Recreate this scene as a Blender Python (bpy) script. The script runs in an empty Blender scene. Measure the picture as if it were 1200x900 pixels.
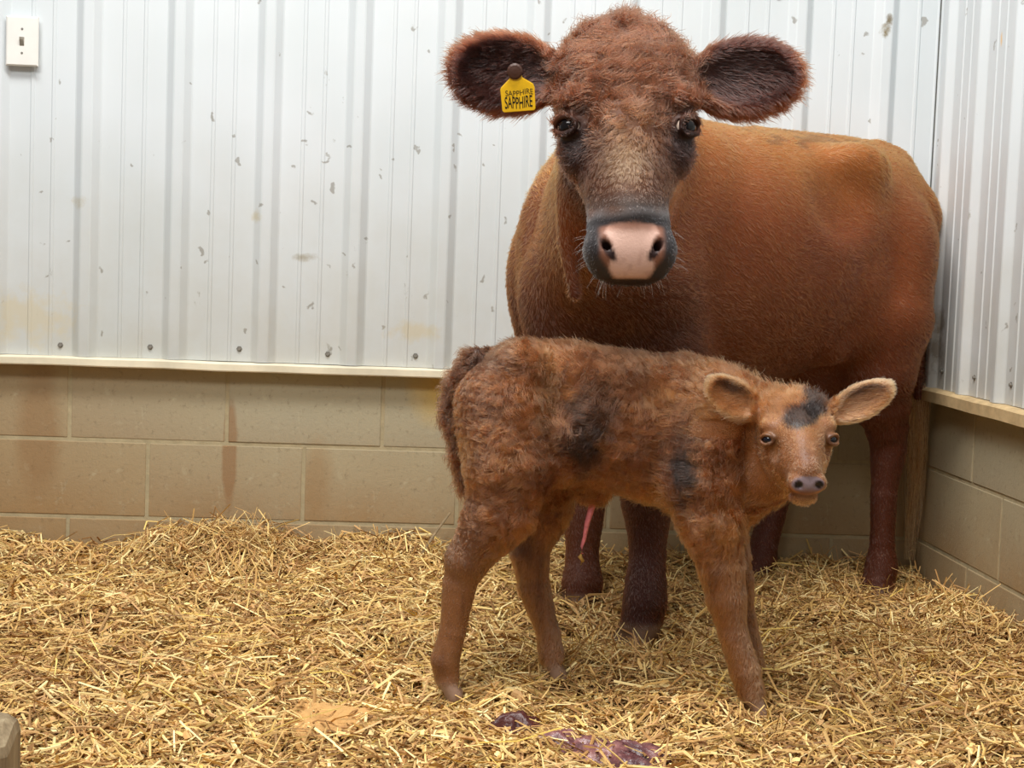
import bpy, math, random
import numpy as np
from mathutils import Matrix, Vector
import openvdb

# ------------------------------------------------------------------ camera, light, exposure
S = bpy.context.scene
C = S.collection
R = math.radians
cam = bpy.data.cameras.new('camera'); cam_o = bpy.data.objects.new('camera', cam); C.objects.link(cam_o)
cam.sensor_width = 36; cam.lens = 1796 / 1200 * 36; cam.clip_start = .05
cr, cu, cb = (.99735, -.06244, .03733), (-.03252, .07636, .99655), (-.06507, -.99512, .07413)
m = Matrix((cr, cu, cb)).transposed().to_4x4(); m.translation = (-1.35574, -4.01537, .88753)
cam_o.matrix_world = m
S.camera = cam_o

S.view_settings.view_transform = 'Standard'; S.view_settings.look = 'None'
S.view_settings.exposure = 0.0; S.view_settings.gamma = 1
world = bpy.data.worlds.new('world'); S.world = world; world.use_nodes = True
world.node_tree.nodes['Background'].inputs[0].default_value = (.97, .985, 1.0, 1)
world.node_tree.nodes['Background'].inputs[1].default_value = .24

def area(name, loc, target, size, size_y, power, color):
    l = bpy.data.lights.new(name, 'AREA'); l.shape = 'RECTANGLE'; l.size = size; l.size_y = size_y
    l.energy = power; l.color = color
    o = bpy.data.objects.new(name, l); C.objects.link(o); o.location = loc
    o.rotation_euler = (Vector(target) - Vector(loc)).to_track_quat('-Z', 'Y').to_euler()
    return o
area('barn_ceiling_lamp', (-1.5, -1.95, 3.9), (-1.1, -.7, .4), 2.6, .7, 150, (1, .985, .955))
area('barn_aisle_lamp', (-2.7, -4.2, 3.7), (-1.0, -.6, .6), 2.2, .8, 105, (1, .985, .955))

# ------------------------------------------------------------------ helpers
def link(name, me, mat=None, parent=None, label=None, kind=None):
    o = bpy.data.objects.new(name, me); C.objects.link(o)
    if mat is not None and me is not None and len(me.materials) == 0: me.materials.append(mat)
    if parent is not None: o.parent = parent
    if label: o['label'] = label
    if kind: o['kind'] = kind
    return o
def mesh(name, v, f, smooth=False):
    me = bpy.data.meshes.new(name); me.from_pydata([tuple(x) for x in v], [], [tuple(x) for x in f])
    if smooth: me.polygons.foreach_set('use_smooth', [True] * len(me.polygons))
    me.update(); return me
def fast_mesh(name, v, quads, smooth=True, tris=None):
    """numpy arrays -> mesh"""
    me = bpy.data.meshes.new(name); v = np.asarray(v, np.float32)
    nq = len(quads); nt = 0 if tris is None else len(tris)
    me.vertices.add(len(v)); me.vertices.foreach_set('co', v.ravel())
    me.loops.add(nq * 4 + nt * 3); me.polygons.add(nq + nt)
    idx = np.asarray(quads, np.int32).ravel()
    if nt: idx = np.concatenate([idx, np.asarray(tris, np.int32).ravel()])
    me.loops.foreach_set('vertex_index', idx)
    st = np.concatenate([np.arange(nq) * 4, nq * 4 + np.arange(nt) * 3]).astype(np.int32)
    me.polygons.foreach_set('loop_start', st)
    me.polygons.foreach_set('use_smooth', np.full(nq + nt, smooth))
    me.update(calc_edges=True); me.validate(); return me
def set_col(me, col):
    a = me.color_attributes.new('coat', 'FLOAT_COLOR', 'POINT')
    c = np.ones((len(col), 4), np.float32); c[:, :3] = col; a.data.foreach_set('color', c.ravel())
def lin(*rgb):
    return np.array([((c / 255 + .055) / 1.055) ** 2.4 if c > 10.3 else c / 255 / 12.92 for c in rgb])
def sstep(a, b, x):
    t = np.clip((x - a) / (b - a), 0, 1); return t * t * (3 - 2 * t)
def hash3(i, j, k, s):
    n = (i.astype(np.int64) * 73856093) ^ (j.astype(np.int64) * 19349663) ^ (k.astype(np.int64) * 83492791) ^ (s * 2654435)
    n = (n ^ (n >> 13)) * 1274126177 & 0x7fffffff
    n = (n ^ (n >> 15)) * 668265263 & 0x7fffffff
    return ((n ^ (n >> 14)) & 0xffffff) / float(0xffffff)
def noise(P, s=0):
    """value noise in -1..1 at points P (n,3)"""
    P = np.asarray(P, float); i = np.floor(P).astype(np.int64); f = P - i; f = f * f * (3 - 2 * f); out = 0
    for dx in (0, 1):
        for dy in (0, 1):
            for dz in (0, 1):
                w = (f[:, 0] if dx else 1 - f[:, 0]) * (f[:, 1] if dy else 1 - f[:, 1]) * (f[:, 2] if dz else 1 - f[:, 2])
                out = out + w * hash3(i[:, 0] + dx, i[:, 1] + dy, i[:, 2] + dz, s)
    return out * 2 - 1
def fbm(P, s=0, o=3):
    r = 0; a = 1
    for k in range(o): r = r + a * noise(np.asarray(P) * 2 ** k, s + k); a *= .5
    return r
def box(x0, x1, y0, y1, z0, z1, bev=0):
    v = [(x, y, z) for x in (x0, x1) for y in (y0, y1) for z in (z0, z1)]
    f = [(0, 1, 3, 2), (4, 6, 7, 5), (0, 4, 5, 1), (2, 3, 7, 6), (0, 2, 6, 4), (1, 5, 7, 3)]
    return v, f
def box_obj(name, d, mat, parent=None, bevel=0, **k):
    v, f = box(*d); o = link(name, mesh(name, v, f), mat, parent, **k)
    if bevel:
        b = o.modifiers.new('bevel', 'BEVEL'); b.width = bevel; b.segments = 2
    return o
class NT:
    def __init__(s, name, rough=.6, spec=.5):
        s.m = bpy.data.materials.new(name); s.m.use_nodes = True; s.t = s.m.node_tree; s.b = s.t.nodes['Principled BSDF']
        s.b.inputs['Roughness'].default_value = rough; s.b.inputs['Specular IOR Level'].default_value = spec
    def n(s, typ, **k):
        n = s.t.nodes.new(typ)
        for a, b in k.items():
            if a.startswith('i_'): n.inputs[a[2:].replace('_', ' ')].default_value = b
            else: setattr(n, a, b)
        return n
    def l(s, a, b): s.t.links.new(a, b)
    def coord(s, scale=(1, 1, 1), kind='Object'):
        tc = s.n('ShaderNodeTexCoord'); mp = s.n('ShaderNodeMapping'); s.l(tc.outputs[kind], mp.inputs[0]); mp.inputs['Scale'].default_value = scale
        return mp.outputs[0]
    def noise(s, scale, detail=4, rough=.6, co=None):
        n = s.n('ShaderNodeTexNoise'); n.inputs['Scale'].default_value = scale; n.inputs['Detail'].default_value = detail; n.inputs['Roughness'].default_value = rough
        if co is not None: s.l(co, n.inputs['Vector'])
        return n.outputs['Fac']
    def ramp(s, src, stops):
        r = s.n('ShaderNodeValToRGB'); s.l(src, r.inputs[0]); e = r.color_ramp.elements
        while len(e) < len(stops): e.new(.5)
        for q, (p, c) in zip(e, stops): q.position = p; q.color = (*c, 1) if len(c) == 3 else c
        return r.outputs[0]
    def mix(s, fac, a, b, mode='MIX'):
        n = s.n('ShaderNodeMix'); n.data_type = 'RGBA'; n.blend_type = mode
        for src, i in ((fac, 0), (a, 6), (b, 7)):
            if isinstance(src, (int, float)): n.inputs[i].default_value = src
            elif isinstance(src, (tuple, list, np.ndarray)): n.inputs[i].default_value = (*src[:3], 1)
            else: s.l(src, n.inputs[i])
        return n.outputs[2]
    def color(s, c):
        if isinstance(c, (tuple, list, np.ndarray)): s.b.inputs['Base Color'].default_value = (*c[:3], 1)
        else: s.l(c, s.b.inputs['Base Color'])
    def bump(s, h, strength=.3, dist=.01):
        b = s.n('ShaderNodeBump'); b.inputs['Strength'].default_value = strength; b.inputs['Distance'].default_value = dist
        s.l(h, b.inputs['Height']); s.l(b.outputs[0], s.b.inputs['Normal'])
BW = lambda a: (a, a, a)

# ------------------------------------------------------------------ setting materials
def siding_mat():
    t = NT('white_siding', .42, .4)
    co = t.coord(); big = t.noise(1.3, 3, .6, co)
    base = t.mix(t.ramp(big, [(.35, BW(0)), (.7, BW(1))]), lin(211, 217, 221), lin(198, 206, 209))
    # dirt that gets thicker towards the foot of the sheet
    sep = t.n('ShaderNodeSeparateXYZ'); t.l(co, sep.inputs[0])
    low = t.n('ShaderNodeMapRange'); t.l(sep.outputs[2], low.inputs[0]); low.inputs[1].default_value = .6; low.inputs[2].default_value = 1.25
    low.inputs[3].default_value = .75; low.inputs[4].default_value = .1
    g = t.noise(5, 6, .65, co); gm = t.n('ShaderNodeMath', operation='MULTIPLY'); t.l(g, gm.inputs[0]); t.l(low.outputs[0], gm.inputs[1])
    c = t.mix(gm.outputs[0], base, lin(172, 160, 132))
    co2 = t.coord((9, 9, 4.5))
    sp = t.noise(1.0, 9, .72, co2)
    smp = t.ramp(sp, [(.655, BW(0)), (.70, BW(.65))])
    c = t.mix(smp, c, lin(118, 110, 92))
    v = t.n('ShaderNodeTexVoronoi'); v.inputs['Scale'].default_value = 15
    wn = t.n('ShaderNodeTexNoise'); wn.inputs['Scale'].default_value = 34; wn.inputs['Detail'].default_value = 4; t.l(co, wn.inputs['Vector'])
    wv = t.n('ShaderNodeVectorMath', operation='MULTIPLY_ADD'); t.l(wn.outputs['Color'], wv.inputs[0]); wv.inputs[1].default_value = (.045, .045, .075); t.l(co, wv.inputs[2]); t.l(wv.outputs[0], v.inputs['Vector'])
    va = t.n('ShaderNodeMath', operation='MULTIPLY_ADD'); t.l(t.noise(2.2, 3, .6, co), va.inputs[0]); va.inputs[1].default_value = -.135; t.l(v.outputs['Distance'], va.inputs[2])
    vm = t.ramp(va.outputs[0], [(-0.0, BW(.55)), (.045, BW(0))])
    c = t.mix(vm, c, lin(104, 92, 70))
    geo = t.n('ShaderNodeNewGeometry'); bl = t.noise(26, 5, .65, co)
    for (x, y, z), (sx, sy, sz), col, amt in (((-.150, 0, 1.545), (.020, .05, .040), lin(120, 104, 66), .95), ((-.140, 0, 1.575), (.016, .05, .028), lin(110, 96, 66), .9), ((0, -.13, .72), (.05, .07, .10), lin(118, 104, 84), .7), ((0, -.14, .80), (.05, .05, .06), lin(118, 104, 84), .6),
            ((0, -.44, 1.47), (.05, .010, .030), lin(222, 180, 110), .8), ((-2.215, 0, 1.02), (.04, .05, .03), lin(176, 164, 132), .7), ((-1.64, 0, .90), (.05, .05, .022), lin(150, 140, 116), .7), ((-1.77, 0, 1.0), (.035, .05, .03), lin(186, 176, 146), .7), ((-1.35, 0, .72), (.12, .05, .05), lin(196, 180, 140), .5), ((-2.35, 0, .72), (.22, .05, .12), lin(200, 188, 156), .6)):
        mp = t.n('ShaderNodeVectorMath', operation='SUBTRACT'); t.l(geo.outputs['Position'], mp.inputs[0]); mp.inputs[1].default_value = (x, y, z)
        dv = t.n('ShaderNodeVectorMath', operation='DIVIDE'); t.l(mp.outputs[0], dv.inputs[0]); dv.inputs[1].default_value = (sx, sy, sz); ln = t.n('ShaderNodeVectorMath', operation='LENGTH'); t.l(dv.outputs[0], ln.inputs[0])
        a = t.n('ShaderNodeMath', operation='MULTIPLY_ADD'); t.l(bl, a.inputs[0]); a.inputs[1].default_value = 1.6; t.l(ln.outputs['Value'], a.inputs[2])
        h = t.n('ShaderNodeMath', operation='MULTIPLY'); t.l(a.outputs[0], h.inputs[0]); h.inputs[1].default_value = .4; c = t.mix(t.ramp(h.outputs[0], [(.40, BW(amt)), (.58, BW(0))]), c, col)
    t.color(c); t.bump(t.noise(3.5, 2, .5, co), .12, .01); return t.m
def block_mat():
    t = NT('painted_block', .85, .25)
    co = t.coord(); geo = t.n('ShaderNodeNewGeometry')
    big = t.noise(1.6, 4, .6, co)
    base = t.mix(t.ramp(big, [(.35, BW(0)), (.65, BW(1))]), lin(180, 168, 136), lin(166, 158, 134))
    oi = t.n('ShaderNodeObjectInfo'); base = t.mix(t.ramp(oi.outputs['Random'], [(0, BW(.0)), (1, BW(.4))]), base, lin(168, 160, 138))
    sep = t.n('ShaderNodeSeparateXYZ'); t.l(geo.outputs['Position'], sep.inputs[0])
    low = t.n('ShaderNodeMapRange'); t.l(sep.outputs[2], low.inputs[0]); low.inputs[1].default_value = .12; low.inputs[2].default_value = .50
    low.inputs[3].default_value = 1; low.inputs[4].default_value = 0
    n2 = t.noise(2.6, 5, .6, co); mm = t.n('ShaderNodeMath', operation='MULTIPLY'); t.l(t.ramp(n2, [(.3, BW(.35)), (.65, BW(1))]), mm.inputs[0]); t.l(low.outputs[0], mm.inputs[1])
    c = t.mix(mm.outputs[0], base, lin(158, 122, 76))
    lf = t.n('ShaderNodeMapRange'); t.l(sep.outputs[0], lf.inputs[0]); lf.inputs[1].default_value = -1.7; lf.inputs[2].default_value = -2.5
    lf.inputs[3].default_value = 0; lf.inputs[4].default_value = .55
    c = t.mix(lf.outputs[0], c, lin(152, 118, 76))
    fine = t.noise(60, 6, .7, co)
    c = t.mix(t.ramp(fine, [(.56, BW(0)), (.72, BW(.5))]), c, lin(104, 92, 70))
    c = t.mix(t.ramp(t.noise(25, 5, .7, co), [(.58, BW(0)), (.75, BW(.5))]), c, lin(190, 180, 150))
    # stains: runs down the wall at fixed places, a patch of yellow paint
    def spot(x, z, sx, sz, col, amt, c, edge=.25):
        mp = t.n('ShaderNodeMapping'); t.l(geo.outputs['Position'], mp.inputs[0]); mp.vector_type = 'POINT'
        mp.inputs['Location'].default_value = (-x / sx, 0, -z / sz); mp.inputs['Scale'].default_value = (1 / sx, 0, 1 / sz)
        ln = t.n('ShaderNodeVectorMath', operation='LENGTH'); t.l(mp.outputs[0], ln.inputs[0])
        a = t.n('ShaderNodeMath', operation='MULTIPLY_ADD'); t.l(t.noise(9, 4, .6, co), a.inputs[0]); a.inputs[1].default_value = .7; t.l(ln.outputs['Value'], a.inputs[2])
        h = t.n('ShaderNodeMath', operation='MULTIPLY'); t.l(a.outputs[0], h.inputs[0]); h.inputs[1].default_value = .5
        return t.mix(t.ramp(h.outputs[0], [((1.35 - edge) / 2, BW(amt)), (.675, BW(0))]), c, col)
    c = spot(-1.828, .375, .022, .16, lin(140, 100, 62), .6, c, .3)
    c = spot(-2.32, .43, .07, .22, lin(140, 104, 66), .5, c, .5)
    c = spot(-1.60, .31, .05, .14, lin(150, 112, 66), .4, c, .6)
    c = spot(-1.26, .56, .12, .12, lin(204, 168, 84), .8, c, .8)
    t.color(c); t.bump(t.noise(90, 5, .7, co), .35, .004); return t.m
def simple(name, rgb, rough=.6, spec=.4, scale=20, var=.25, bump=.0):
    t = NT(name, rough, spec); co = t.coord()
    n = t.noise(scale, 4, .6, co); c0 = lin(*rgb)
    t.color(t.mix(t.ramp(n, [(.3, BW(0)), (.7, BW(1))]), c0 * (1 - var), np.minimum(c0 * (1 + var), 1)))
    if bump: t.bump(n, bump, .01)
    return t.m
M_SIDING, M_BLOCK = siding_mat(), block_mat()
M_MORTAR = simple('mortar', (172, 158, 126), .9, .2, 30, .15, .3)
M_SCREW = simple('screw_metal', (120, 116, 108), .45, .5, 60, .3)
M_SWITCH = simple('switch_plastic', (226, 224, 218), .35, .5, 12, .04)
M_DIRT = simple('trim_dirty', (226, 216, 190), .6, .3, 9, .14, .1)
M_TRIM2 = simple('trim_wood', (202, 176, 132), .7, .3, 18, .2, .2)
M_FLOOR = simple('concrete_floor', (120, 104, 80), .9, .2, 6, .2, .2)

# ------------------------------------------------------------------ structure
REC, ZL = .023, .62
def struct(o): o['kind'] = 'structure'; return o
fl = struct(box_obj('floor', (-3.4, .2, -4.6, .2, -.1, 0), M_FLOOR))
wb = struct(box_obj('wall_back', (-3.4, REC + .2, REC + .0022, REC + .2, 0, ZL - .002), M_MORTAR))
wr = struct(box_obj('wall_right', (REC + .0022, REC + .2, -2.4, REC + .0022, 0, ZL - .002), M_MORTAR))
rng = random.Random(3)
def block_mesh(w, name='block'):
    # a hollow block's face shell: slightly rounded arrises, origin at its centre front; local x along the wall, y out of it
    v, f = box(-w / 2, w / 2, -.0, .03, -.0968, .0968)
    return mesh(name, v, f)
BM = {}
def put_block(parent, a0, a1, z0, back):
    w = a1 - a0; key = round(w, 3)
    if key not in BM: BM[key] = block_mesh(w)
    o = link('block', BM[key], M_BLOCK, parent)
    out = rng.uniform(-.0012, .0012)
    if back: o.location = ((a0 + a1) / 2, REC + out, z0 + .0968)
    else: o.location = (REC + out, (a0 + a1) / 2, z0 + .0968); o.rotation_euler = (0, 0, -math.pi / 2)
    if not o.modifiers:
        b = o.modifiers.new('bevel', 'BEVEL'); b.width = .0022; b.segments = 2
J = .0047
for k in range(3):
    z0 = .0035 + k * .2032; off = 0 if k % 2 == 0 else .2032
    x = -2.243 - .4064 * 2 - off
    if k == 2: x = -2.243 - .4064 * 2
    elif k == 1: x = -2.243 - .4064 * 2 - .2032
    else: x = -2.243 - .4064 * 2
    while x < REC - .02:
        a0, a1 = max(x, -3.38), min(x + .4064, REC)
        if a1 - a0 > .015: put_block(wb, a0 + J, a1 - (J if a1 < REC else 0), z0, True)
        x += .4064
    y = REC; first = True
    seq = -.36 if k % 2 == 0 else -.56
    edges = [REC]; e = seq
    while e > -2.35: edges.append(e); e -= .4064
    edges.append(-2.38)
    for a1, a0 in zip(edges[:-1], edges[1:]):
        if a1 - a0 > .06: put_block(wr, a0 + J, a1 - (J if a1 < REC else 0), z0, False)

# metal siding: pressed sheets with a tall rib every 9 in and two small stiffening ribs between
PIT = .2286
def profile(x0, x1, rib0):
    pts = [(x0, 0.)]; k0 = math.floor((x0 - rib0) / PIT) - 1
    for k in range(k0, k0 + int((x1 - x0) / PIT) + 4):
        c = rib0 + k * PIT
        for dx, d in ((-.034, 0), (-.030, .002), (-.014, .0165), (-.010, .018), (.010, .018), (.014, .0165), (.030, .002), (.034, 0)):
            pts.append((c + dx, d))
        for q in (.088, .141):
            for dx, d in ((-.006, 0), (-.003, .0025), (.003, .0025), (.006, 0)): pts.append((c + q + dx, d))
    pts = [p for p in pts if x0 <= p[0] <= x1]; pts.append((x1, 0.)); return sorted(set(pts))
def siding(parent, x0, x1, rib0, back):
    pr = profile(x0, x1, rib0); v = []; n = len(pr); zs = (ZL + .004, 2.5)
    for off in (0, -.0012):
        for z in zs:
            for a, d in pr:
                v.append((a, -(d + off), z) if back else (-(d + off), a, z))
    f = []
    for i in range(n - 1):
        q = (i, i + 1, n + i + 1, n + i); f.append(q if back else q[::-1])
        q = (2 * n + i, 3 * n + i, 3 * n + i + 1, 2 * n + i + 1); f.append(q if back else q[::-1])
    o = link('siding_panel', mesh('siding_panel', v, f), M_SIDING, parent)
    return o
def hexhead():
    v = []; f = []
    for r, y in ((.0075, 0), (.0075, -.0015), (.0045, -.0015), (.0045, -.0055)):
        for i in range(6): a = i * math.pi / 3; v.append((r * math.cos(a), y, r * math.sin(a)))
    for k in range(3):
        for i in range(6): j = (i + 1) % 6; f.append((k * 6 + i, k * 6 + j, k * 6 + 6 + j, k * 6 + 6 + i))
    f.append(tuple(range(18, 24))); return mesh('screw', v, f)
HEX = hexhead()
RB, RR = -2.190 - .012, -.335 + .004
for i in range(4):
    x1 = 0 - .0 if i == 0 else RB + .034 + PIT * (9 - 4 * i) + .0; x0 = RB + .034 + PIT * (9 - 4 * (i + 1))
    p = siding(wb, max(x0, -3.4), x1, RB, True)
    for k in range(-6, 11):
        sx = RB + k * PIT - .0615
        if x0 < sx < x1:
            for sz in (ZL + .034, 1.62):
                if sz > 1 and k % 2: continue
                s = link('screw', HEX, M_SCREW, p); s.location = (sx, 0, sz + .003 * ((k * 7) % 3 - 1))
for i in range(3):
    y1 = 0 if i == 0 else RR - .034 - PIT * (4 * i - 1); y0 = RR - .034 - PIT * (4 * i + 3)
    p = siding(wr, y0, y1, RR, False)
    for k in range(-10, 2):
        sy = RR + k * PIT + .16
        if y0 < sy < y1:
            s = link('screw', HEX, M_SCREW, p); s.location = (0, sy, ZL + .05); s.rotation_euler = (0, 0, -math.pi / 2)
# base trim: a bent metal ledge under the sheets; on the right a sawn board
def strip(name, prof, a0, a1, back, mat, n=24, wob=.0015):
    v = []; f = []; k = len(prof); rg = random.Random(5)
    for i in range(n + 1):
        a = a0 + (a1 - a0) * i / n; w = rg.uniform(-wob, wob)
        for d, z in prof: v.append((a, -d, z + w) if back else (-d, a, z + w))
    for i in range(n):
        for j in range(k):
            q = (i * k + j, i * k + (j + 1) % k, (i + 1) * k + (j + 1) % k, (i + 1) * k + j); f.append(q)
    return struct(link(name, mesh(name, v, f), mat))
strip('trim_1', [(-.02, ZL - .020), (.026, ZL - .021), (.028, ZL - .018), (.028, ZL - .002), (.024, ZL + .002), (-.02, ZL + .003)], -3.4, -.03, True, M_DIRT)
strip('trim_2', [(-.02, ZL - .028), (.030, ZL - .030), (.031, ZL - .003), (.022, ZL + .003), (-.02, ZL + .003)], -2.38, -.03, False, M_TRIM2, 16, .0025)
# thin added strip, its dark grey painting in the shade of the corner
box_obj('corner_shade_strip', (-.0035, .001, -.0035, .001, ZL + .004, 2.5), simple('corner_shadow_gap', (92, 92, 88), .7, .3, 20, .2))['kind'] = 'structure'

# light switch on the left of the siding
sw = bpy.data.objects.new('light_switch', None); C.objects.link(sw); sw.location = (-2.365, -.0195, 1.417)
sw['label'] = 'white toggle light switch plate on the white metal siding'; sw['category'] = 'light switch'
def plate():
    v = []; f = []
    for sx, d in ((.0405, 0), (.0405, -.003), (.037, -.006)):
        sz = sx + .0215
        for a, b in ((-1, -1), (1, -1), (1, 1), (-1, 1)): v.append((a * sx, d, b * sz))
    for k in range(2):
        for i in range(4): j = (i + 1) % 4; f.append((k * 4 + i, k * 4 + j, k * 4 + 4 + j, k * 4 + 4 + i))
    f.append((8, 9, 10, 11)); f.append((3, 2, 1, 0)); return mesh('plate', v, f)
link('plate', plate(), M_SWITCH, sw)
box_obj('mounting_box', (-.036, .036, -.0003, .018, -.055, .055), M_SWITCH, sw)
tg = mesh('toggle', [(-.0055, -.006, -.012), (.0055, -.006, -.012), (.0055, -.006, .010), (-.0055, -.006, .010), (-.0042, -.016, .003), (.0042, -.016, .003), (.0042, -.017, .009), (-.0042, -.017, .009)],
          [(0, 1, 5, 4), (1, 2, 6, 5), (2, 3, 7, 6), (3, 0, 4, 7), (4, 5, 6, 7)])
link('toggle', tg, simple('toggle_grimy', (150, 144, 132), .5, .4, 60, .3), sw)
for z in (-.030, .030):
    s = link('plate_screw', HEX, M_SCREW, sw); s.location = (0, -.0058, z); s.scale = (.45, .3, .45)

# weathered post in the left foreground corner

post_o = bpy.data.objects.new('wooden_post', None); C.objects.link(post_o); post_o.location = (-1.968, -1.80, 0)
post_o['label'] = 'weathered grey wooden post top with chipped corner standing in the straw'; post_o['category'] = 'post'
def post_mesh():
    # square post, chamfered top with a chipped front corner
    w = .055; rows = [(0, w), (.10, w), (.188, w), (.204, w - .004), (.212, w - .016)]; v = []; f = []; n = 16; rg = random.Random(9)
    for z, r in rows:
        for i in range(n):
            a = (i + .5) * 2 * math.pi / n + math.pi / 4 * 0; c, s_ = math.cos(a), math.sin(a); k = 1 / max(abs(c), abs(s_)) ** .93
            zz = z - (.022 * max(0, c) * max(0, -s_) * 2 if z > .15 else 0) + (rg.uniform(-.002, .002) if z > .15 else 0)
            v.append((c * r * k, s_ * r * k, zz))
    for j in range(len(rows) - 1):
        for i in range(n): q = (i + 1) % n; f.append((j * n + i, j * n + q, (j + 1) * n + q, (j + 1) * n + i))
    f.append(tuple((len(rows) - 1) * n + i for i in range(n))); return mesh('shaft', v, f)
def wood_mat():
    t = NT('grey_wood', .85, .2); co = t.coord((60, 60, 4)); n = t.noise(1, 6, .65, co)
    c = t.ramp(n, [(.3, lin(108, 92, 70)), (.55, lin(150, 132, 104)), (.75, lin(176, 160, 130))]); t.color(c); t.bump(n, .5, .004); return t.m
link('shaft', post_mesh(), wood_mat(), post_o)


# ------------------------------------------------------------------ straw bedding
def g2(x, y, cx, cy, sx, sy=None): return np.exp(-((x - cx) / sx) ** 2 - ((y - cy) / (sy or sx)) ** 2)
def ground(x, y):
    x = np.asarray(x, float); y = np.asarray(y, float)
    P = np.stack([x, y, x * 0], -1).reshape(-1, 3)
    wy, wx = np.exp(np.minimum(y, 0) / .32), np.exp(np.minimum(x, 0) / .20)
    h = .066 + .078 * wy * (1 - .45 * wx) + .060 * wx * (1 - wy) * sstep(-.2, -.5, y)
    h = h + .052 * g2(x, y, -1.84, -.12, .16, .16) - .035 * g2(x, y, -2.12, 0, .12, .3) - .02 * g2(x, y, -1.72, -.34, .10, .08)
    h = h + .012 * g2(x, y, -.02, -.60, .16, .16) - .03 * g2(x, y, -.17, -.27, .12, .14) + .012 * g2(x, y, -.95, -1.0, .16, .10) - .022 * g2(x, y, -.93, -.74, .14, .14) - .015 * g2(x, y, -.93, -.42, .12, .12) - .02 * g2(x, y, -.45, -.10, .12, .12)
    h = h + .02 * g2(x, y, -.45, -.95, .2) - .018 * g2(x, y, -.95, -1.38, .10, .14) - .018 * g2(x, y, -1.27, -1.25, .08, .10) - .022 * g2(x, y, -.70, -1.36, .08, .12) + .02 * g2(x, y, -.3, -1.5, .25)
    h = h + (.017 * fbm(P * 5, 11, 2) + .010 * fbm(P * 15, 21, 2)).reshape(x.shape)
    return h
def straw_mat():
    t = NT('straw', .62, .28); at = t.n('ShaderNodeAttribute'); at.attribute_name = 'coat'
    co = t.coord(); n = t.noise(160, 2, .5, co)
    t.color(t.mix(.35, at.outputs['Color'], t.mix(n, lin(96, 70, 38), lin(246, 222, 160)), 'OVERLAY')); return t.m
M_STRAW = straw_mat()
def bed():
    nx, ny = 260, 220; X, Y = np.meshgrid(np.linspace(-3.38, REC - .001, nx), np.linspace(-3.6, REC - .001, ny)); Z = ground(X, Y) - .004
    P = np.stack([X, Y, Z], -1).reshape(-1, 3); i = np.arange(nx * ny).reshape(ny, nx)
    q = np.stack([i[:-1, :-1], i[:-1, 1:], i[1:, 1:], i[1:, :-1]], -1).reshape(-1, 4)
    return fast_mesh('straw_bed', P, q)
def bed_mat():
    t = NT('straw_bed', .9, .15); co = t.coord(); a = t.noise(30, 6, .7, co); b = t.noise(4, 3, .6, co)
    c = t.ramp(a, [(.3, lin(66, 46, 24)), (.5, lin(128, 94, 52)), (.7, lin(176, 140, 84))])
    t.color(t.mix(t.ramp(b, [(.4, BW(0)), (.7, BW(.6))]), c, lin(112, 80, 48))); t.bump(a, .8, .02); return t.m
bed_o = link('straw_bed', bed(), bed_mat(), None, 'matted brown bedding under the loose straw over the whole pen floor', 'stuff'); bed_o['category'] = 'bedding'
def straw_pieces(n, seed, area_fn, lmin, lmax, wmin, wmax, lift, tilt, pal, flat=.35):
    g = np.random.default_rng(seed); x, y = area_fn(g, n); n = len(x)
    P = np.stack([x, y, x * 0], -1)
    L = lmin + (lmax - lmin) * g.random(n) ** 2.0; W = wmin + (wmax - wmin) * g.random(n) ** 1.6
    th = g.random(n) * 2 * np.pi + 0; th = th + 1.2 * noise(P * 7, 5)
    tz = g.normal(0, tilt, n); z = ground(x, y) + g.random(n) ** 1.3 * lift
    d = np.stack([np.cos(th) * np.cos(tz), np.sin(th) * np.cos(tz), np.sin(tz)], -1)
    zc = z + np.abs(d[:, 2]) * L * .35
    # follow the lie of the bed
    e = .02; gx = (ground(x + e, y) - ground(x - e, y)) / (2 * e); gy = (ground(x, y + e) - ground(x, y - e)) / (2 * e)
    d[:, 2] += gx * d[:, 0] + gy * d[:, 1]; d /= np.linalg.norm(d, axis=1)[:, None]
    s = np.cross(d, [0, 0, 1.]); s /= np.linalg.norm(s, axis=1)[:, None]; u = np.cross(s, d)
    ro = g.normal(0, .6, n); s2 = s * np.cos(ro)[:, None] + u * np.sin(ro)[:, None]; u2 = -s * np.sin(ro)[:, None] + u * np.cos(ro)[:, None]
    bend = g.normal(0, .10, n) * L; bs = g.normal(0, .08, n) * L; tap = .55 + .45 * g.random(n)
    c = np.stack([x, y, zc], -1); V = []
    for k, t in enumerate((-.5, 0, .5)):
        o = c + d * (L * t)[:, None] + (s2 * bs[:, None] + u2 * bend[:, None]) * (1 - 4 * t * t)
        w = W * (1 if t < .1 else tap)
        V += [o - s2 * (w / 2)[:, None], o + s2 * (w / 2)[:, None], o + u2 * (w * flat)[:, None]]
    V = np.stack(V, 1)                                  # n,9,3
    V[:, :, 0] = np.minimum(V[:, :, 0], .012); V[:, :, 1] = np.minimum(V[:, :, 1], .016)
    q = []
    for k in (0, 3):
        for a, b in ((0, 1), (1, 2), (2, 0)): q.append((k + a, k + b, k + 3 + b, k + 3 + a))
    q = (np.array(q)[None] + (np.arange(n) * 9)[:, None, None]).reshape(-1, 4)
    pal = np.array(pal); gy = pal @ np.array([.3, .6, .1]); pal = (pal * .93 + gy[:, None] * .07) * 1.18; ci = g.integers(0, len(pal), n); col = pal[ci] * (.72 + .5 * g.random(n))[:, None]
    patch = sstep(-.3, .7, fbm(P * 2.3, 77, 2)); col = col * (1 - .16 * patch[:, None] * np.array([.8, 1, 1.15]))
    return V.reshape(-1, 3), q, np.repeat(col, 9, 0)
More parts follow.
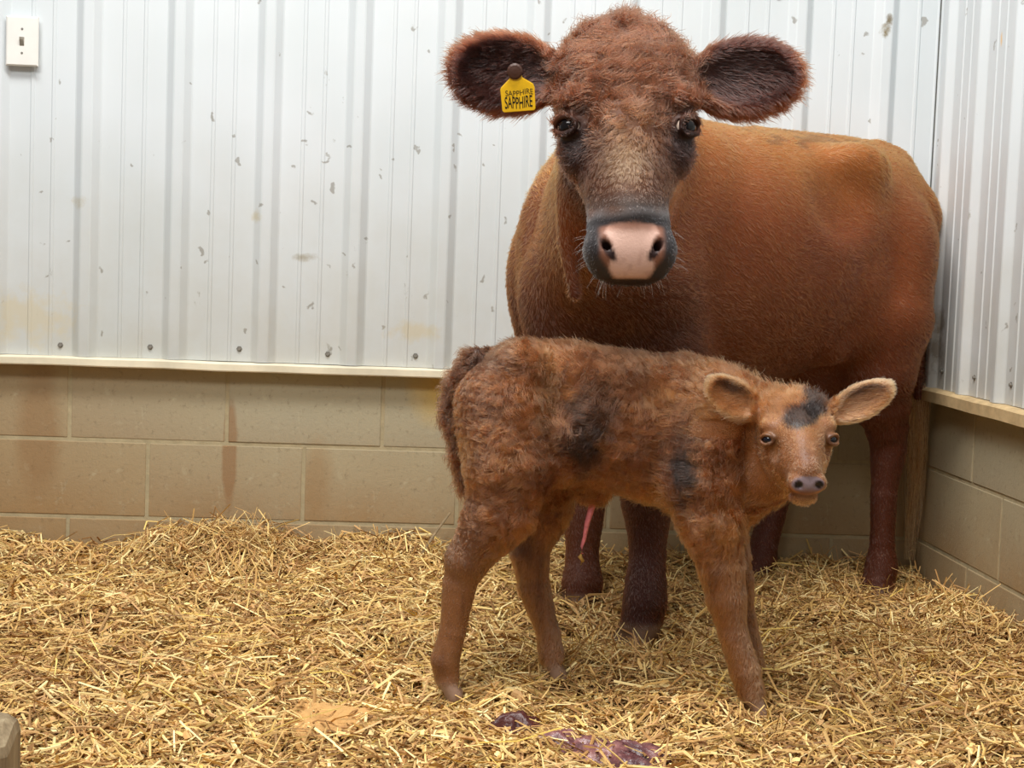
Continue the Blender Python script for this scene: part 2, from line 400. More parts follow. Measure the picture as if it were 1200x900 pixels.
PAL = [lin(218, 186, 126), lin(202, 168, 108), lin(230, 204, 146), lin(190, 154, 98), lin(170, 132, 82), lin(212, 180, 112), lin(146, 110, 68), lin(200, 164, 116), lin(240, 220, 170), lin(164, 138, 78)]
def floor_area(g, n):
    x = -2.85 + 2.86 * g.random(n); y = -2.1 + 2.11 * g.random(n); cx = x + 1.356; ok = np.abs(cx - .065 * (y + 4)) < (y + 4.015) * .40 + .22
    return x[ok], y[ok]
def tufts(g, n):
    pts = [(-1.84, -.14, .12, 16), (-.10, -.55, .14, 12), (-.97, -.98, .12, 8), (-.2, -.25, .1, 6), (-1.62, -.08, .15, 5), (-1.2, -.06, .2, 6), (-.4, -.1, .2, 10), (-.88, -.86, .10, 7),
           (-.7, -1.36, .05, 2), (-.12, -.8, .18, 6), (-.35, -1.1, .2, 5), (-.62, -.55, .2, 7), (-1.45, -.25, .3, 4)]
    w = np.array([p[3] for p in pts], float); k = g.choice(len(pts), n, p=w / w.sum()); p = np.array(pts)[k]
    x = p[:, 0] + g.normal(0, 1, n) * p[:, 2]; y = p[:, 1] + g.normal(0, 1, n) * p[:, 2]; ok = (x < .0) & (y < .0)
    return x[ok], y[ok]
sets = [straw_pieces(78000, 1, floor_area, .014, .060, .0030, .0078, .018, .18, PAL),
        straw_pieces(34000, 2, floor_area, .035, .115, .0028, .0062, .028, .20, PAL),
        straw_pieces(22000, 3, floor_area, .008, .030, .005, .013, .022, .35, PAL[:4] + PAL[6:9], .1),
        straw_pieces(5200, 4, tufts, .04, .11, .002, .0042, .035, .50, PAL),
        straw_pieces(700, 6, floor_area, .07, .17, .0025, .0042, .040, .14, [lin(236, 206, 130), lin(214, 186, 96), lin(226, 200, 150)])]
off = 0; VV, QQ, CC = [], [], []
for v, q, c in sets: VV.append(v); QQ.append(q + off); CC.append(c); off += len(v)
sm = fast_mesh('loose_straw', np.concatenate(VV), np.concatenate(QQ), False); set_col(sm, np.concatenate(CC))
st = link('loose_straw', sm, M_STRAW, None, 'loose golden straw stalks and chaff strewn over the whole pen floor', 'stuff'); st['category'] = 'straw'


# ------------------------------------------------------------------ sculpting field: smooth unions of simple volumes on a grid, meshed once
class Field:
    def __init__(s, lo, hi, vox):
        s.lo = np.array(lo, float); s.v = vox; s.n = np.ceil((np.array(hi) - s.lo) / vox).astype(int) + 1
        s.a = np.full(s.n, .3, np.float32)
    def block(s, lo, hi):
        i0 = np.clip(np.floor((np.array(lo) - s.lo) / s.v).astype(int), 0, s.n); i1 = np.clip(np.ceil((np.array(hi) - s.lo) / s.v).astype(int) + 1, 0, s.n)
        sl = tuple(slice(a, b) for a, b in zip(i0, i1))
        ax = [(s.lo[k] + np.arange(i0[k], i1[k]) * s.v).astype(np.float32) for k in range(3)]
        X, Y, Z = np.meshgrid(*ax, indexing='ij'); return sl, X, Y, Z
    def put(s, fn, lo, hi, k, op='add'):
        mg = k + 3 * s.v; sl, X, Y, Z = s.block(np.array(lo) - mg, np.array(hi) + mg)
        if X.size == 0: return
        d = fn(X, Y, Z).astype(np.float32); a = s.a[sl]
        if op == 'sub': a = -a
        h = np.clip(.5 + .5 * (a - d) / k, 0, 1) if k > 0 else (d < a).astype(np.float32)
        r = a * (1 - h) + d * h - k * h * (1 - h)
        s.a[sl] = -r if op == 'sub' else r
    def ell(s, c, r, k=.02, M=None, op='add'):
        c = np.array(c, float); r = np.array(r, float); M = np.eye(3) if M is None else np.array(M, float)   # rows = axes
        ext = np.sqrt(((M * r[:, None]) ** 2).sum(0))
        def fn(X, Y, Z):
            x, y, z = X - c[0], Y - c[1], Z - c[2]
            q = [(M[i, 0] * x + M[i, 1] * y + M[i, 2] * z) / r[i] for i in range(3)]
            k0 = np.sqrt(q[0] ** 2 + q[1] ** 2 + q[2] ** 2); k1 = np.sqrt((q[0] / r[0]) ** 2 + (q[1] / r[1]) ** 2 + (q[2] / r[2]) ** 2)
            return k0 * (k0 - 1) / np.maximum(k1, 1e-6)
        s.put(fn, c - ext, c + ext, k, op)
    def cone(s, a, b, ra, rb, k=.02, op='add', flat=None):
        a = np.array(a, float); b = np.array(b, float)
        def fn(X, Y, Z):
            d = b - a; L = (d @ d); t = np.clip(((X - a[0]) * d[0] + (Y - a[1]) * d[1] + (Z - a[2]) * d[2]) / L, 0, 1)
            x, y, z = X - a[0] - t * d[0], Y - a[1] - t * d[1], Z - a[2] - t * d[2]
            if flat is not None:                         # flat = (axis, factor): squash across that axis
                ax, f = flat; m = x * ax[0] + y * ax[1] + z * ax[2]; e = m * (1 / f - 1); x, y, z = x + ax[0] * e, y + ax[1] * e, z + ax[2] * e
            return (np.sqrt(x * x + y * y + z * z) - (ra + (rb - ra) * t)) * (1 if flat is None else min(1, flat[1]))
        rm = max(ra, rb); s.put(fn, np.minimum(a, b) - rm, np.maximum(a, b) + rm, k, op)
    def chain(s, pts, rad, k=.02, op='add'):
        # one limb: its segments blended tightly with each other first, then the whole into the body
        pts = np.array(pts, float); rad = list(rad); kk = .004
        def fn(X, Y, Z):
            r = None
            for a, b, ra, rb in zip(pts[:-1], pts[1:], rad[:-1], rad[1:]):
                d = b - a; t = np.clip(((X - a[0]) * d[0] + (Y - a[1]) * d[1] + (Z - a[2]) * d[2]) / (d @ d), 0, 1)
                e = np.sqrt((X - a[0] - t * d[0]) ** 2 + (Y - a[1] - t * d[1]) ** 2 + (Z - a[2] - t * d[2]) ** 2) - (ra + (rb - ra) * t * t * (3 - 2 * t))
                if r is None: r = e
                else: h = np.clip(.5 + .5 * (r - e) / kk, 0, 1); r = r * (1 - h) + e * h - kk * h * (1 - h)
            return r
        rm = max(rad); s.put(fn, pts.min(0) - rm, pts.max(0) + rm, k, op)
    def loft(s, o, M, st, k=.02, n=2.3, axis=0):
        """cross-sections along M[0]; st rows: (t, hi, lo, half width, centre offset) ; M[1] = width axis, M[2] = height axis"""
        o = np.array(o, float); M = np.array(M, float); st = np.array(st, float); t0, t1 = st[0, 0], st[-1, 0]
        tt = np.linspace(t0, t1, 200); P = []
        dx = np.diff(st[:, 0])
        for j in range(1, 5):                            # monotone cubic through the stations
            y = st[:, j]; m = np.diff(y) / dx; g = np.zeros(len(y)); g[0], g[-1] = m[0], m[-1]
            for i in range(1, len(y) - 1): g[i] = 0 if m[i - 1] * m[i] <= 0 else 2 * m[i - 1] * m[i] / (m[i - 1] + m[i])
            i = np.clip(np.searchsorted(st[:, 0], tt, side='right') - 1, 0, len(y) - 2); h = dx[i]; u = (tt - st[i, 0]) / h
            P.append((2 * u ** 3 - 3 * u * u + 1) * y[i] + (u ** 3 - 2 * u * u + u) * h * g[i] + (3 * u * u - 2 * u ** 3) * y[i + 1] + (u ** 3 - u * u) * h * g[i + 1])
        hi_, lo_, hw_, of_ = P
        cs = []
        for T, a, b, w, c in zip(tt[::8], hi_[::8], lo_[::8], hw_[::8], of_[::8]):
            for z in (a, b):
                for v in (c - w, c + w): cs.append(o + M[0] * T + M[1] * v + M[2] * z)
        cs = np.array(cs)
        def fn(X, Y, Z):
            x, y, z = X - o[0], Y - o[1], Z - o[2]
            T = M[0, 0] * x + M[0, 1] * y + M[0, 2] * z; V = M[1, 0] * x + M[1, 1] * y + M[1, 2] * z; W = M[2, 0] * x + M[2, 1] * y + M[2, 2] * z
            Tc = np.clip(T, t0, t1); sh = T.shape; f = lambda q: np.interp(Tc.ravel(), tt, q).reshape(sh)
            hi, lo, hw, of = f(hi_), f(lo_), f(hw_), f(of_); hh = np.maximum((hi - lo) / 2, .004); hw = np.maximum(hw, .004)
            g = (np.abs((V - of) / hw) ** n + np.abs((W - (hi + lo) / 2) / hh) ** n) ** (1 / n)
            d = (g - 1) * np.minimum(hw, hh); e = np.abs(T - Tc)
            return np.where(e > 0, np.sqrt(np.maximum(d, 0) ** 2 + e * e), d)
        s.put(fn, cs.min(0), cs.max(0), k)
    def mesh(s, name):
        a = np.clip(s.a, -4 * s.v, 4 * s.v).astype(np.float32)
        g = openvdb.FloatGrid(4 * s.v); g.copyFromArray(a); g.transform = openvdb.createLinearTransform(voxelSize=1.0)
        pts, quads = g.convertToQuads(isovalue=0.0); s.grid = None
        me = fast_mesh(name, pts * s.v + s.lo, quads, True); return me
    def sample(s, P):
        q = (np.asarray(P) - s.lo) / s.v; i = np.clip(np.floor(q).astype(int), 0, s.n - 2); f = q - i; out = 0
        for dx in (0, 1):
            for dy in (0, 1):
                for dz in (0, 1):
                    w = (f[:, 0] if dx else 1 - f[:, 0]) * (f[:, 1] if dy else 1 - f[:, 1]) * (f[:, 2] if dz else 1 - f[:, 2])
                    out = out + w * s.a[i[:, 0] + dx, i[:, 1] + dy, i[:, 2] + dz]
        return out
def verts_of(me):
    v = np.empty(len(me.vertices) * 3, np.float32); me.vertices.foreach_get('co', v); return v.reshape(-1, 3).astype(float)
def ease(x, a): return np.exp(-(x / a) ** 2)

# ---- fur: real strands rooted on the skin
def fur_mat(name, rough=.35):
    m = bpy.data.materials.new(name); m.use_nodes = True; t = m.node_tree; t.nodes.clear()
    out = t.nodes.new('ShaderNodeOutputMaterial'); h = t.nodes.new('ShaderNodeBsdfHairPrincipled'); h.parametrization = 'COLOR'
    a = t.nodes.new('ShaderNodeAttribute'); a.attribute_name = 'coat'; t.links.new(a.outputs['Color'], h.inputs['Color'])
    h.inputs['Roughness'].default_value = rough; h.inputs['Radial Roughness'].default_value = .5; h.inputs['Random Roughness'].default_value = .2
    t.links.new(h.outputs[0], out.inputs['Surface']); return m
def fur(name, me, n, seed, info, mat, parent, label, npt=4, rad=.0006, shade=1.0):
    """info(P, N) -> density 0..1, length, direction (n,3), lift, wave, colour"""
    g = np.random.default_rng(seed); me.calc_loop_triangles(); nt = len(me.loop_triangles)
    tri = np.empty(nt * 3, np.int32); me.loop_triangles.foreach_get('vertices', tri); tri = tri.reshape(-1, 3); v = verts_of(me)
    A, B, D = v[tri[:, 0]], v[tri[:, 1]], v[tri[:, 2]]; N = np.cross(B - A, D - A); ar = np.linalg.norm(N, axis=1)
    vn = np.zeros_like(v)
    for k in range(3): np.add.at(vn, tri[:, k], N)
    vn /= np.maximum(np.linalg.norm(vn, axis=1), 1e-12)[:, None]
    i = g.choice(nt, n, p=ar / ar.sum()); a, b = g.random(n), g.random(n); s = a + b > 1; a[s], b[s] = 1 - a[s], 1 - b[s]; c = 1 - a - b
    t = tri[i]; P = v[t[:, 0]] * c[:, None] + v[t[:, 1]] * a[:, None] + v[t[:, 2]] * b[:, None]
    Nn = vn[t[:, 0]] * c[:, None] + vn[t[:, 1]] * a[:, None] + vn[t[:, 2]] * b[:, None]; Nn /= np.maximum(np.linalg.norm(Nn, axis=1), 1e-9)[:, None]
    den, L, d, lift, wave, col, csz, pull = info(P, Nn)
    keep = g.random(n) < den; P, Nn, L, d, lift, wave, col, csz, pull = [q[keep] for q in (P, Nn, L, d, lift, wave, col, csz, pull)]; n = len(P)
    csz = csz[:, None] * np.array([1, 1, 1.9])
    cell = np.floor(P / csz + .55 * np.stack([noise(P / csz * .8, 90 + k) for k in range(3)], -1)).astype(int)
    hs = [hash3(cell[:, 0], cell[:, 1], cell[:, 2], 11 + k) for k in range(5)]
    ctr = (cell + .5) * csz; toc = ctr - P; toc -= Nn * (toc * Nn).sum(1)[:, None]
    d = d / np.maximum(np.linalg.norm(d, axis=1), 1e-9)[:, None] + (pull * .30)[:, None] * (np.stack(hs[:3], -1) - .5) * 2 + (pull * .9)[:, None] * .7 * np.stack([fbm(P * 32 + 7 * k, 300 + k, 1) for k in range(3)], -1)
    d = d - Nn * (d * Nn).sum(1)[:, None]; d += g.normal(0, .12, (n, 3)); d /= np.maximum(np.linalg.norm(d, axis=1), 1e-9)[:, None]
    sd = np.cross(Nn, d); L = L * (.65 + .5 * g.random(n)); ph = hs[3] * 2.5 + 5 * noise(P * 40, 311) + g.normal(0, .3, n); L = L * (1 + pull * .5 * (hs[4] - .5)); col = col * (1 + (pull * .85) * (hs[0] * .6 + hs[4] * .4 - .5) + .22 * fbm(P * 60, 310, 2))[:, None] * shade
    pts = np.empty((n, npt, 3)); r = np.empty((n, npt))
    for k in range(npt):
        u = k / (npt - 1); w = (wave * np.sin(u * 4.2 + ph) - wave * np.sin(ph)) * L
        pts[:, k] = P - Nn * .0008 + d * (L * u * (1 - .12 * u))[:, None] + Nn * (L * lift * (u - .35 * u * u))[:, None] + sd * w[:, None] + toc * (pull * .85 * u ** .8)[:, None]
        r[:, k] = rad * (1 - .8 * u) ** .7 if u < 1 else rad * .15
    h = bpy.data.hair_curves.new(name); h.add_curves([npt] * n)
    h.attributes['position'].data.foreach_set('vector', pts.astype(np.float32).ravel())
    ra = h.attributes.get('radius') or h.attributes.new('radius', 'FLOAT', 'POINT'); ra.data.foreach_set('value', r.astype(np.float32).ravel())
    ca = h.attributes.new('coat', 'FLOAT_COLOR', 'CURVE'); cc = np.ones((n, 4), np.float32); cc[:, :3] = np.clip(col * (.8 + .4 * g.random(n))[:, None], 0, 1); ca.data.foreach_set('color', cc.ravel())
    h.materials.append(mat); o = bpy.data.objects.new(name, h); C.objects.link(o); o.parent = parent; o['kind'] = 'stuff'
    if label: o['label'] = label
    return o
def skin_mat(name, rough=.6, spec=.3):
    t = NT(name, rough, spec); at = t.n('ShaderNodeAttribute'); at.attribute_name = 'coat'; t.color(at.outputs['Color']); co = t.coord()
    t.bump(t.noise(220, 3, .6, co), .25, .003)
    ro = t.n('ShaderNodeMath', operation='MULTIPLY_ADD'); t.l(at.outputs['Alpha'], ro.inputs[0]); ro.inputs[1].default_value = 0; ro.inputs[2].default_value = rough; return t.m


# ------------------------------------------------------------------ cow (local frame: x forward, y to her left, z up)
COAT = lin(150, 76, 32)
M_COAT = skin_mat('cow_skin', .55)
M_FUR = fur_mat('cow_fur', .26)
cow = bpy.data.objects.new('cow', None); C.objects.link(cow); cow.location = (-.555, -.40, 0); cow.rotation_euler = (0, 0, R(-147))
cow['label'] = 'adult red-brown cow with curly forehead and pink nose standing behind the calf'; cow['category'] = 'cow'
F = Field((-.78, -.50, .02), (1.06, .86, 1.47), .0055)
v0 = -.07; I3 = np.eye(3)
F.loft((0, v0, 0), I3, [(-.645, 1.13, .98, .02, 0), (-.62, 1.17, .86, .085, 0), (-.56, 1.215, .76, .15, 0), (-.46, 1.238, .70, .195, 0), (-.34, 1.246, .675, .228, 0), (-.2, 1.243, .66, .256, 0), (-.05, 1.243, .632, .28, 0),
        (.1, 1.245, .612, .275, .01), (.22, 1.252, .612, .245, .02), (.33, 1.258, .628, .218, .02), (.43, 1.235, .655, .195, .02), (.51, 1.17, .70, .17, .02), (.57, 1.08, .77, .125, .02), (.60, .98, .85, .05, .03)], .02, 2.25)
# hips, pins, loin hollow
F.ell((-.215, v0 + .195, 1.165), (.085, .045, .05), .07); F.ell((-.215, v0 - .195, 1.165), (.085, .045, .05), .07)
F.ell((-.56, v0 + .10, 1.06), (.06, .05, .06), .05); F.ell((-.56, v0 - .10, 1.06), (.06, .05, .06), .05)
F.cone((-.05, v0, 1.205), (-.56, v0, 1.195), .035, .045, .05)
F.ell((-.10, v0 + .275, 1.09), (.09, .05, .085), .07, op='sub'); 
# shoulders and brisket
for sgn in (1, -1):
    F.cone((.28, v0 + .03 + .10 * sgn, 1.12), (.42, v0 + .03 + .14 * sgn, .88), .085, .105, .06)
    F.cone((.42, v0 + .03 + .14 * sgn, .88), (.34, v0 + .02 + .15 * sgn, .70), .10, .085, .05)
F.ell((.42, v0 - .135, .86), (.13, .095, .22), .05); F.ell((.53, v0 + .03, .80), (.09, .10, .15), .06); F.ell((.46, v0 + .03, .655), (.10, .07, .06), .06)
# neck
H0 = np.array((.78, .423, 1.161)); HR, HU, HB = np.array((-.8024, .5956, .0373)), np.array((-.0143, -.0818, .9965)), np.array((.5966, .7991, .0741)); HM = np.array((HR, HU, HB))
hp = lambda a, b, d: H0 + HR * a + HU * b + HB * d
F.cone((.32, v0 + .02, 1.12), hp(.0, .055, -.12), .13, .105, .06); F.cone((.44, v0 + .04, .98), hp(0, -.04, -.13), .155, .11, .07); F.cone((.51, v0 + .05, .86), hp(0, -.12, -.14), .12, .07, .07)
# folds of skin on the neck side
F.chain([hp(-.09, -.10, -.16), hp(-.10, -.20, -.19), hp(-.085, -.30, -.20)], [.016, .016, .012], .06)
# head: horizontal sections from jaw to poll
F.loft(H0, (HU, HR, HB), [(-.300, .118, .085, .034, 0), (-.290, .138, .062, .056, 0), (-.265, .153, .040, .070, 0), (-.232, .158, .020, .075, 0), (-.195, .152, -.005, .074, 0), (-.160, .141, -.045, .073, 0), (-.120, .128, -.090, .085, 0),
        (-.08, .114, -.125, .099, 0), (-.04, .10, -.145, .111, 0), (0, .09, -.145, .118, 0), (.04, .084, -.14, .123, 0), (.08, .073, -.13, .125, 0), (.12, .057, -.12, .119, 0), (.145, .042, -.105, .104, 0), (.170, .02, -.085, .082, 0), (.188, -.005, -.06, .050, 0), (.196, -.02, -.045, .02, 0)], .02, 2.45)
F.ell(hp(.0, .180, -.02), (.030, .026, .036), .02, HM); F.ell(hp(.042, .166, -.02), (.026, .022, .03), .02, HM); F.ell(hp(-.045, .162, -.02), (.034, .024, .03), .025, HM)
F.cone(hp(0, -.02, .08), hp(0, -.17, .132), .040, .034, .04)
F.ell(hp(0, -.240, .105), (.081, .052, .052), .02, HM)
for sg in (1, -1):
    F.ell(hp(.050 * sg, -.240, .130), (.024, .030, .030), .018, HM)                 # nostril wings
    F.cone(hp(.047 * sg, -.230, .170), hp(.034 * sg, -.258, .168), .0095, .0075, .006, op='sub'); F.cone(hp(.052 * sg, -.222, .166), hp(.040 * sg, -.246, .145), .006, .008, .006, op='sub')
    F.ell(hp(.097 * sg, .032, .046), (.030, .022, .030), .022, HM)                  # brow
    F.ell(hp(.098 * sg, -.055, .035), (.022, .04, .035), .03, HM)                   # cheek ridge
    F.ell(hp(.108 * sg, -.015, .082), (.020, .036, .02), .02, HM, 'sub')            # hollow before the eye

def make_eye(Fd, c, ax, up, r):
    ax = np.array(ax) / np.linalg.norm(ax); sd = np.cross(up, ax); sd /= np.linalg.norm(sd); upn = np.cross(ax, sd); M = (sd, upn, ax)
    Fd.ell(c, (r * 1.25, r * 1.15, r * 1.05), r * .5, M); Fd.ell(c + ax * r * .45, (r * 1.08, r * .72, r * 1.15), r * .25, M, 'sub')
    for k in (1, -1):
        pts = [c + ax * r * (.62 + .28 * math.sin(t)) + sd * r * 1.12 * math.cos(t) + upn * r * k * (.78 if k > 0 else .70) * math.sin(t) for t in np.linspace(0, math.pi, 8)]
        Fd.chain(pts, [r * .14, r * .2, r * .24, r * .26, r * .26, r * .24, r * .2, r * .14], r * .12)
def eye_obj(parent, c, ax, up, r, look, white, dark, lim=.88):
    ax = np.array(ax) / np.linalg.norm(ax)
    def ball(name, ctr, rr, nrm, lim, bulge):
        v = []; f = []; nz = Vector(nrm).normalized(); q = nz.to_track_quat('Z', 'Y'); n = 20; rows = 10
        for j in range(rows + 1):
            th = lim * j / rows
            for i in range(n):
                p = Vector((math.sin(th) * math.cos(i * 2 * math.pi / n), math.sin(th) * math.sin(i * 2 * math.pi / n), math.cos(th) * (1 + bulge * math.cos(th) ** 4))) * rr; v.append(Vector(ctr) + q @ p)
        for j in range(rows):
            for i in range(n): f.append((j * n + i, (j + 1) * n + i, (j + 1) * n + (i + 1) % n, j * n + (i + 1) % n))
        return mesh(name, v, f, True)
    e = link('eye', ball('eye', c, r, ax, 2.6, 0), white, parent)
    link('iris', ball('iris', c, r * 1.02, look, lim, .03), dark, e)
EYES = []
for sg in (1, -1):
    c = hp(.102 * sg - .001, -.012, .056); ax = HR * .66 * sg + HB * .75 - HU * .02; make_eye(F, c, ax, HU, .022); EYES.append((c, ax, HR * (.60 * sg - .06) + HB * .80 + HU * .04))
# ears: cupped, held out sideways
def ear(Fd, root, tip, up, out, w, th, cup, k=.015, point=0):
    root, tip, up, out = [np.array(q, float) for q in (root, tip, up, out)]; ax = tip - root; L = np.linalg.norm(ax); ax /= L; up = up - ax * (up @ ax); up /= np.linalg.norm(up); out = out - ax * (out @ ax) - up * (out @ up); out /= np.linalg.norm(out); M = (ax, up, out)
    Fd.ell(root + ax * L * .56, (L * .50, w * .5, th), k, M)
    if point: Fd.cone(root + ax * L * .6 + up * w * .04, tip + ax * L * .04 + up * w * point, w * .36, w * .10, k, flat=(out, th * 1.6 / w))
    Fd.cone(root - ax * L * .1, root + ax * L * .38, w * .26, w * .34, k, flat=(out, .7))
    Fd.ell(root + ax * L * .56 + out * th * .9, (L * .43, w * .42, cup), k * .5, M, 'sub')
ear(F, hp(-.105, .088, -.03), hp(-.306, .112, -.02), HU, HB + HU * -.15, .142, .030, .030, .014)
ear(F, hp(.105, .082, -.03), hp(.312, .100, -.02), HU, HB + HU * -.15, .138, .030, .030, .014)
# legs
def leg(Fd, P, Rr, k=.03): Fd.chain(P, Rr, k)
leg(F, [(.37, v0 + .15, .74), (.352, .068, .58), (.368, .070, .40), (.366, .070, .375), (.370, .082, .27), (.388, .100, .165), (.402, .104, .110)], [.10, .076, .054, .052, .040, .048, .045], .025)
leg(F, [(.37, v0 - .15, .74), (.315, -.225, .58), (.305, -.234, .40), (.302, -.230, .33), (.310, -.218, .21), (.314, -.208, .145), (.322, -.205, .10)], [.10, .074, .056, .050, .039, .048, .045], .025)
F.ell((.374, .070, .395), (.045, .044, .05), .03); F.ell((.306, -.24, .385), (.045, .044, .05), .03)
leg(F, [(-.40, v0 + .09, .98), (-.375, v0 + .145, .80), (-.365, .085, .66), (-.388, .088, .585), (-.408, .09, .53), (-.420, .09, .48), (-.412, .09, .36), (-.416, .09, .24), (-.42, .088, .17), (-.408, .088, .125)], [.16, .13, .094, .070, .053, .044, .032, .030, .040, .040], .03)
leg(F, [(-.40, v0 - .09, .98), (-.36, v0 - .14, .80), (-.33, -.2, .66), (-.375, -.2, .50), (-.368, -.2, .46), (-.335, -.2, .33), (-.295, -.196, .21), (-.272, -.192, .155), (-.256, -.19, .115)], [.16, .13, .098, .062, .048, .036, .035, .043, .042], .03)
F.cone((-.23, v0 + .17, .86), (-.34, .085, .70), .07, .08, .06)                          # stifle fold
F.cone((-.16, v0 + .19, .72), (-.27, v0 + .165, .80), .02, .05, .06)                    # flank fold
# udder
F.ell((-.285, v0 + .02, .665), (.115, .095, .085), .03)
for q in ((-.235, v0 + .055), (-.235, v0 - .03), (-.33, v0 + .05), (-.33, v0 - .02)): F.cone((q[0], q[1], .60), (q[0], q[1], .545), .014, .010, .012)
# tail dock and tail
F.chain([(-.50, v0, 1.22), (-.60, v0, 1.19), (-.635, v0 + .01, 1.10), (-.628, v0 + .04, .95), (-.612, v0 + .08, .78), (-.600, v0 + .10, .60)], [.035, .03, .026, .022, .018, .014], .02)
for x, y in ((.420, .106), (.338, -.205), (-.392, .088), (-.240, -.19)):
    for q in (1, -1): F.cone((x - .012, y + q * .021, .108), (x + .018, y + q * .024, .060), .027, .031, .010)
cow_me = F.mesh('body')
def H_of(P): q = P - H0; return q @ HR, q @ HU, q @ HB
def headmask(P):
    a, b, d = H_of(P); return (sstep(-.16, -.09, d) * (np.abs(a) < .4) * (b > -.34)) * sstep(.32, .42, P[:, 0] * .6 + P[:, 1] * .8)
def cow_colour(P):
    n = len(P); c = np.tile(COAT, (n, 1)); a, b, d = H_of(P); hm = headmask(P)
    mix = lambda c, m, col: c * (1 - m[:, None]) + np.asarray(col) * m[:, None]
    f1 = fbm(P * np.array([5, 5, 3]), 31, 3); f2 = fbm(P * 22, 41, 2)
    c = mix(c, .35 * sstep(-.2, .8, f1), lin(122, 56, 30)); c = mix(c, .35 * sstep(.1, .9, -f1), lin(176, 104, 58))
    c = mix(c, .45 * sstep(1.0, 1.24, P[:, 2] + .05 * f1) * (1 - hm), lin(236, 146, 62))  # overhead light painted in: coat brighter and more orange along the top
    c = mix(c, .8 * (1 - sstep(.50, .92, P[:, 2] + .04 * f1)), lin(88, 42, 28))  # underside shade painted in: coat darkened towards belly and legs
    c = mix(c, .7 * sstep(.30, .5, P[:, 0] + .5 * P[:, 1]) * (1 - sstep(.75, 1.0, P[:, 2])) * (1 - hm), lin(62, 27, 20))  # shade on chest and brisket, put into the coat colour
    # old scurf marks along the spine
    c = mix(c, .55 * (sstep(.45, .8, f2 + .6 * f1)) * sstep(1.14, 1.22, P[:, 2]) * (1 - hm), lin(96, 52, 30))
    # head
    c = mix(c, .85 * hm, lin(88, 50, 32)); c = mix(c, hm * .35 * ease(a, .05) * ease(b + .02, .05), lin(150, 96, 58)); c = mix(c, hm * .5 * ease(a + .01, .035) * ease(b + .085, .045), lin(186, 146, 104))
    c = mix(c, hm * .45 * sstep(.12, .2, b + .05 * f2) , lin(96, 54, 36))
    for sg in (1, -1): c = mix(c, hm * .88 * np.clip(ease(a - sg * .098, .030) * ease(b + .045, .050) * 1.4, 0, 1), lin(42, 24, 22))
    c = mix(c, hm * .7 * sstep(-.13, -.165, b) * ease(a, .075), lin(96, 84, 76))
    ring = hm * sstep(-.160, -.188, b + .012 * f2) * sstep(.02, .06, d); c = mix(c, ring, lin(104, 98, 98)); c = mix(c, ring * .9 * sstep(.036, .016, np.maximum(np.abs(a) - .058, np.maximum(b + .200, 0) * 1.6) + .006 * f2), lin(36, 31, 33))
    c = mix(c, hm * ring * sstep(-.284, -.296, b), lin(38, 26, 24))
    # nose pad
    hw = np.interp(b, [-.292, -.275, -.255, -.237, -.212, -.200], [.038, .041, .036, .034, .048, .042])
    pad0 = hm * (np.abs(a) < .064) * sstep(-.294, -.289, b) * (1 - sstep(-.200, -.192, b + .1 * np.abs(a))) * (d > .09) * (1 - sstep(.050, .062, np.abs(a) + np.maximum(-.255 - b, 0) * .75))
    c = mix(c, pad0, lin(126, 84, 66)); pad = pad0 * (1 - sstep(-.004, .003, np.abs(a) - hw)); c = mix(c, pad, lin(206, 168, 152)); c = mix(c, pad * sstep(-.215, -.200, b) * .7, lin(156, 104, 82))
    c = mix(c, hm * .25 * pad * sstep(.2, .7, fbm(P * 90, 5, 2)), lin(150, 110, 96))
    for sg in (1, -1):
        q = np.hypot((sg * a - .041 - .5 * (b + .243)) / .010, (b + .243) / .021); c = mix(c, hm * (d > .08) * (1 - sstep(.75, 1.15, q)), lin(38, 18, 16))
    # ears: dark inside, paler rim
    e = hm * sstep(.120, .145, np.abs(a)) * (b > -.03); c = mix(c, e * .92, lin(52, 26, 22)); rx, ry = (np.abs(a) - .222) / .104, (b - .100) / .070; rr = np.hypot(rx, ry); c = mix(c, e * sstep(.80, 1.0, rr) * .8, lin(148, 84, 54))
    # hooves, udder
    c = mix(c, 1 - sstep(.115, .135, P[:, 2]), lin(134, 100, 76)); c = mix(c, .7 * ease(P[:, 0] + .285, .12) * ease(P[:, 1] - v0, .1) * (1 - sstep(.62, .72, P[:, 2])), lin(130, 70, 52))
    return c
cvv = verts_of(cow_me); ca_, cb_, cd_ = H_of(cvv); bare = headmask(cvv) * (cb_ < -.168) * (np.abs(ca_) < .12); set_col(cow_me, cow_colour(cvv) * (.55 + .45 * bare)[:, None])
cow_body = link('body', cow_me, M_COAT, cow)
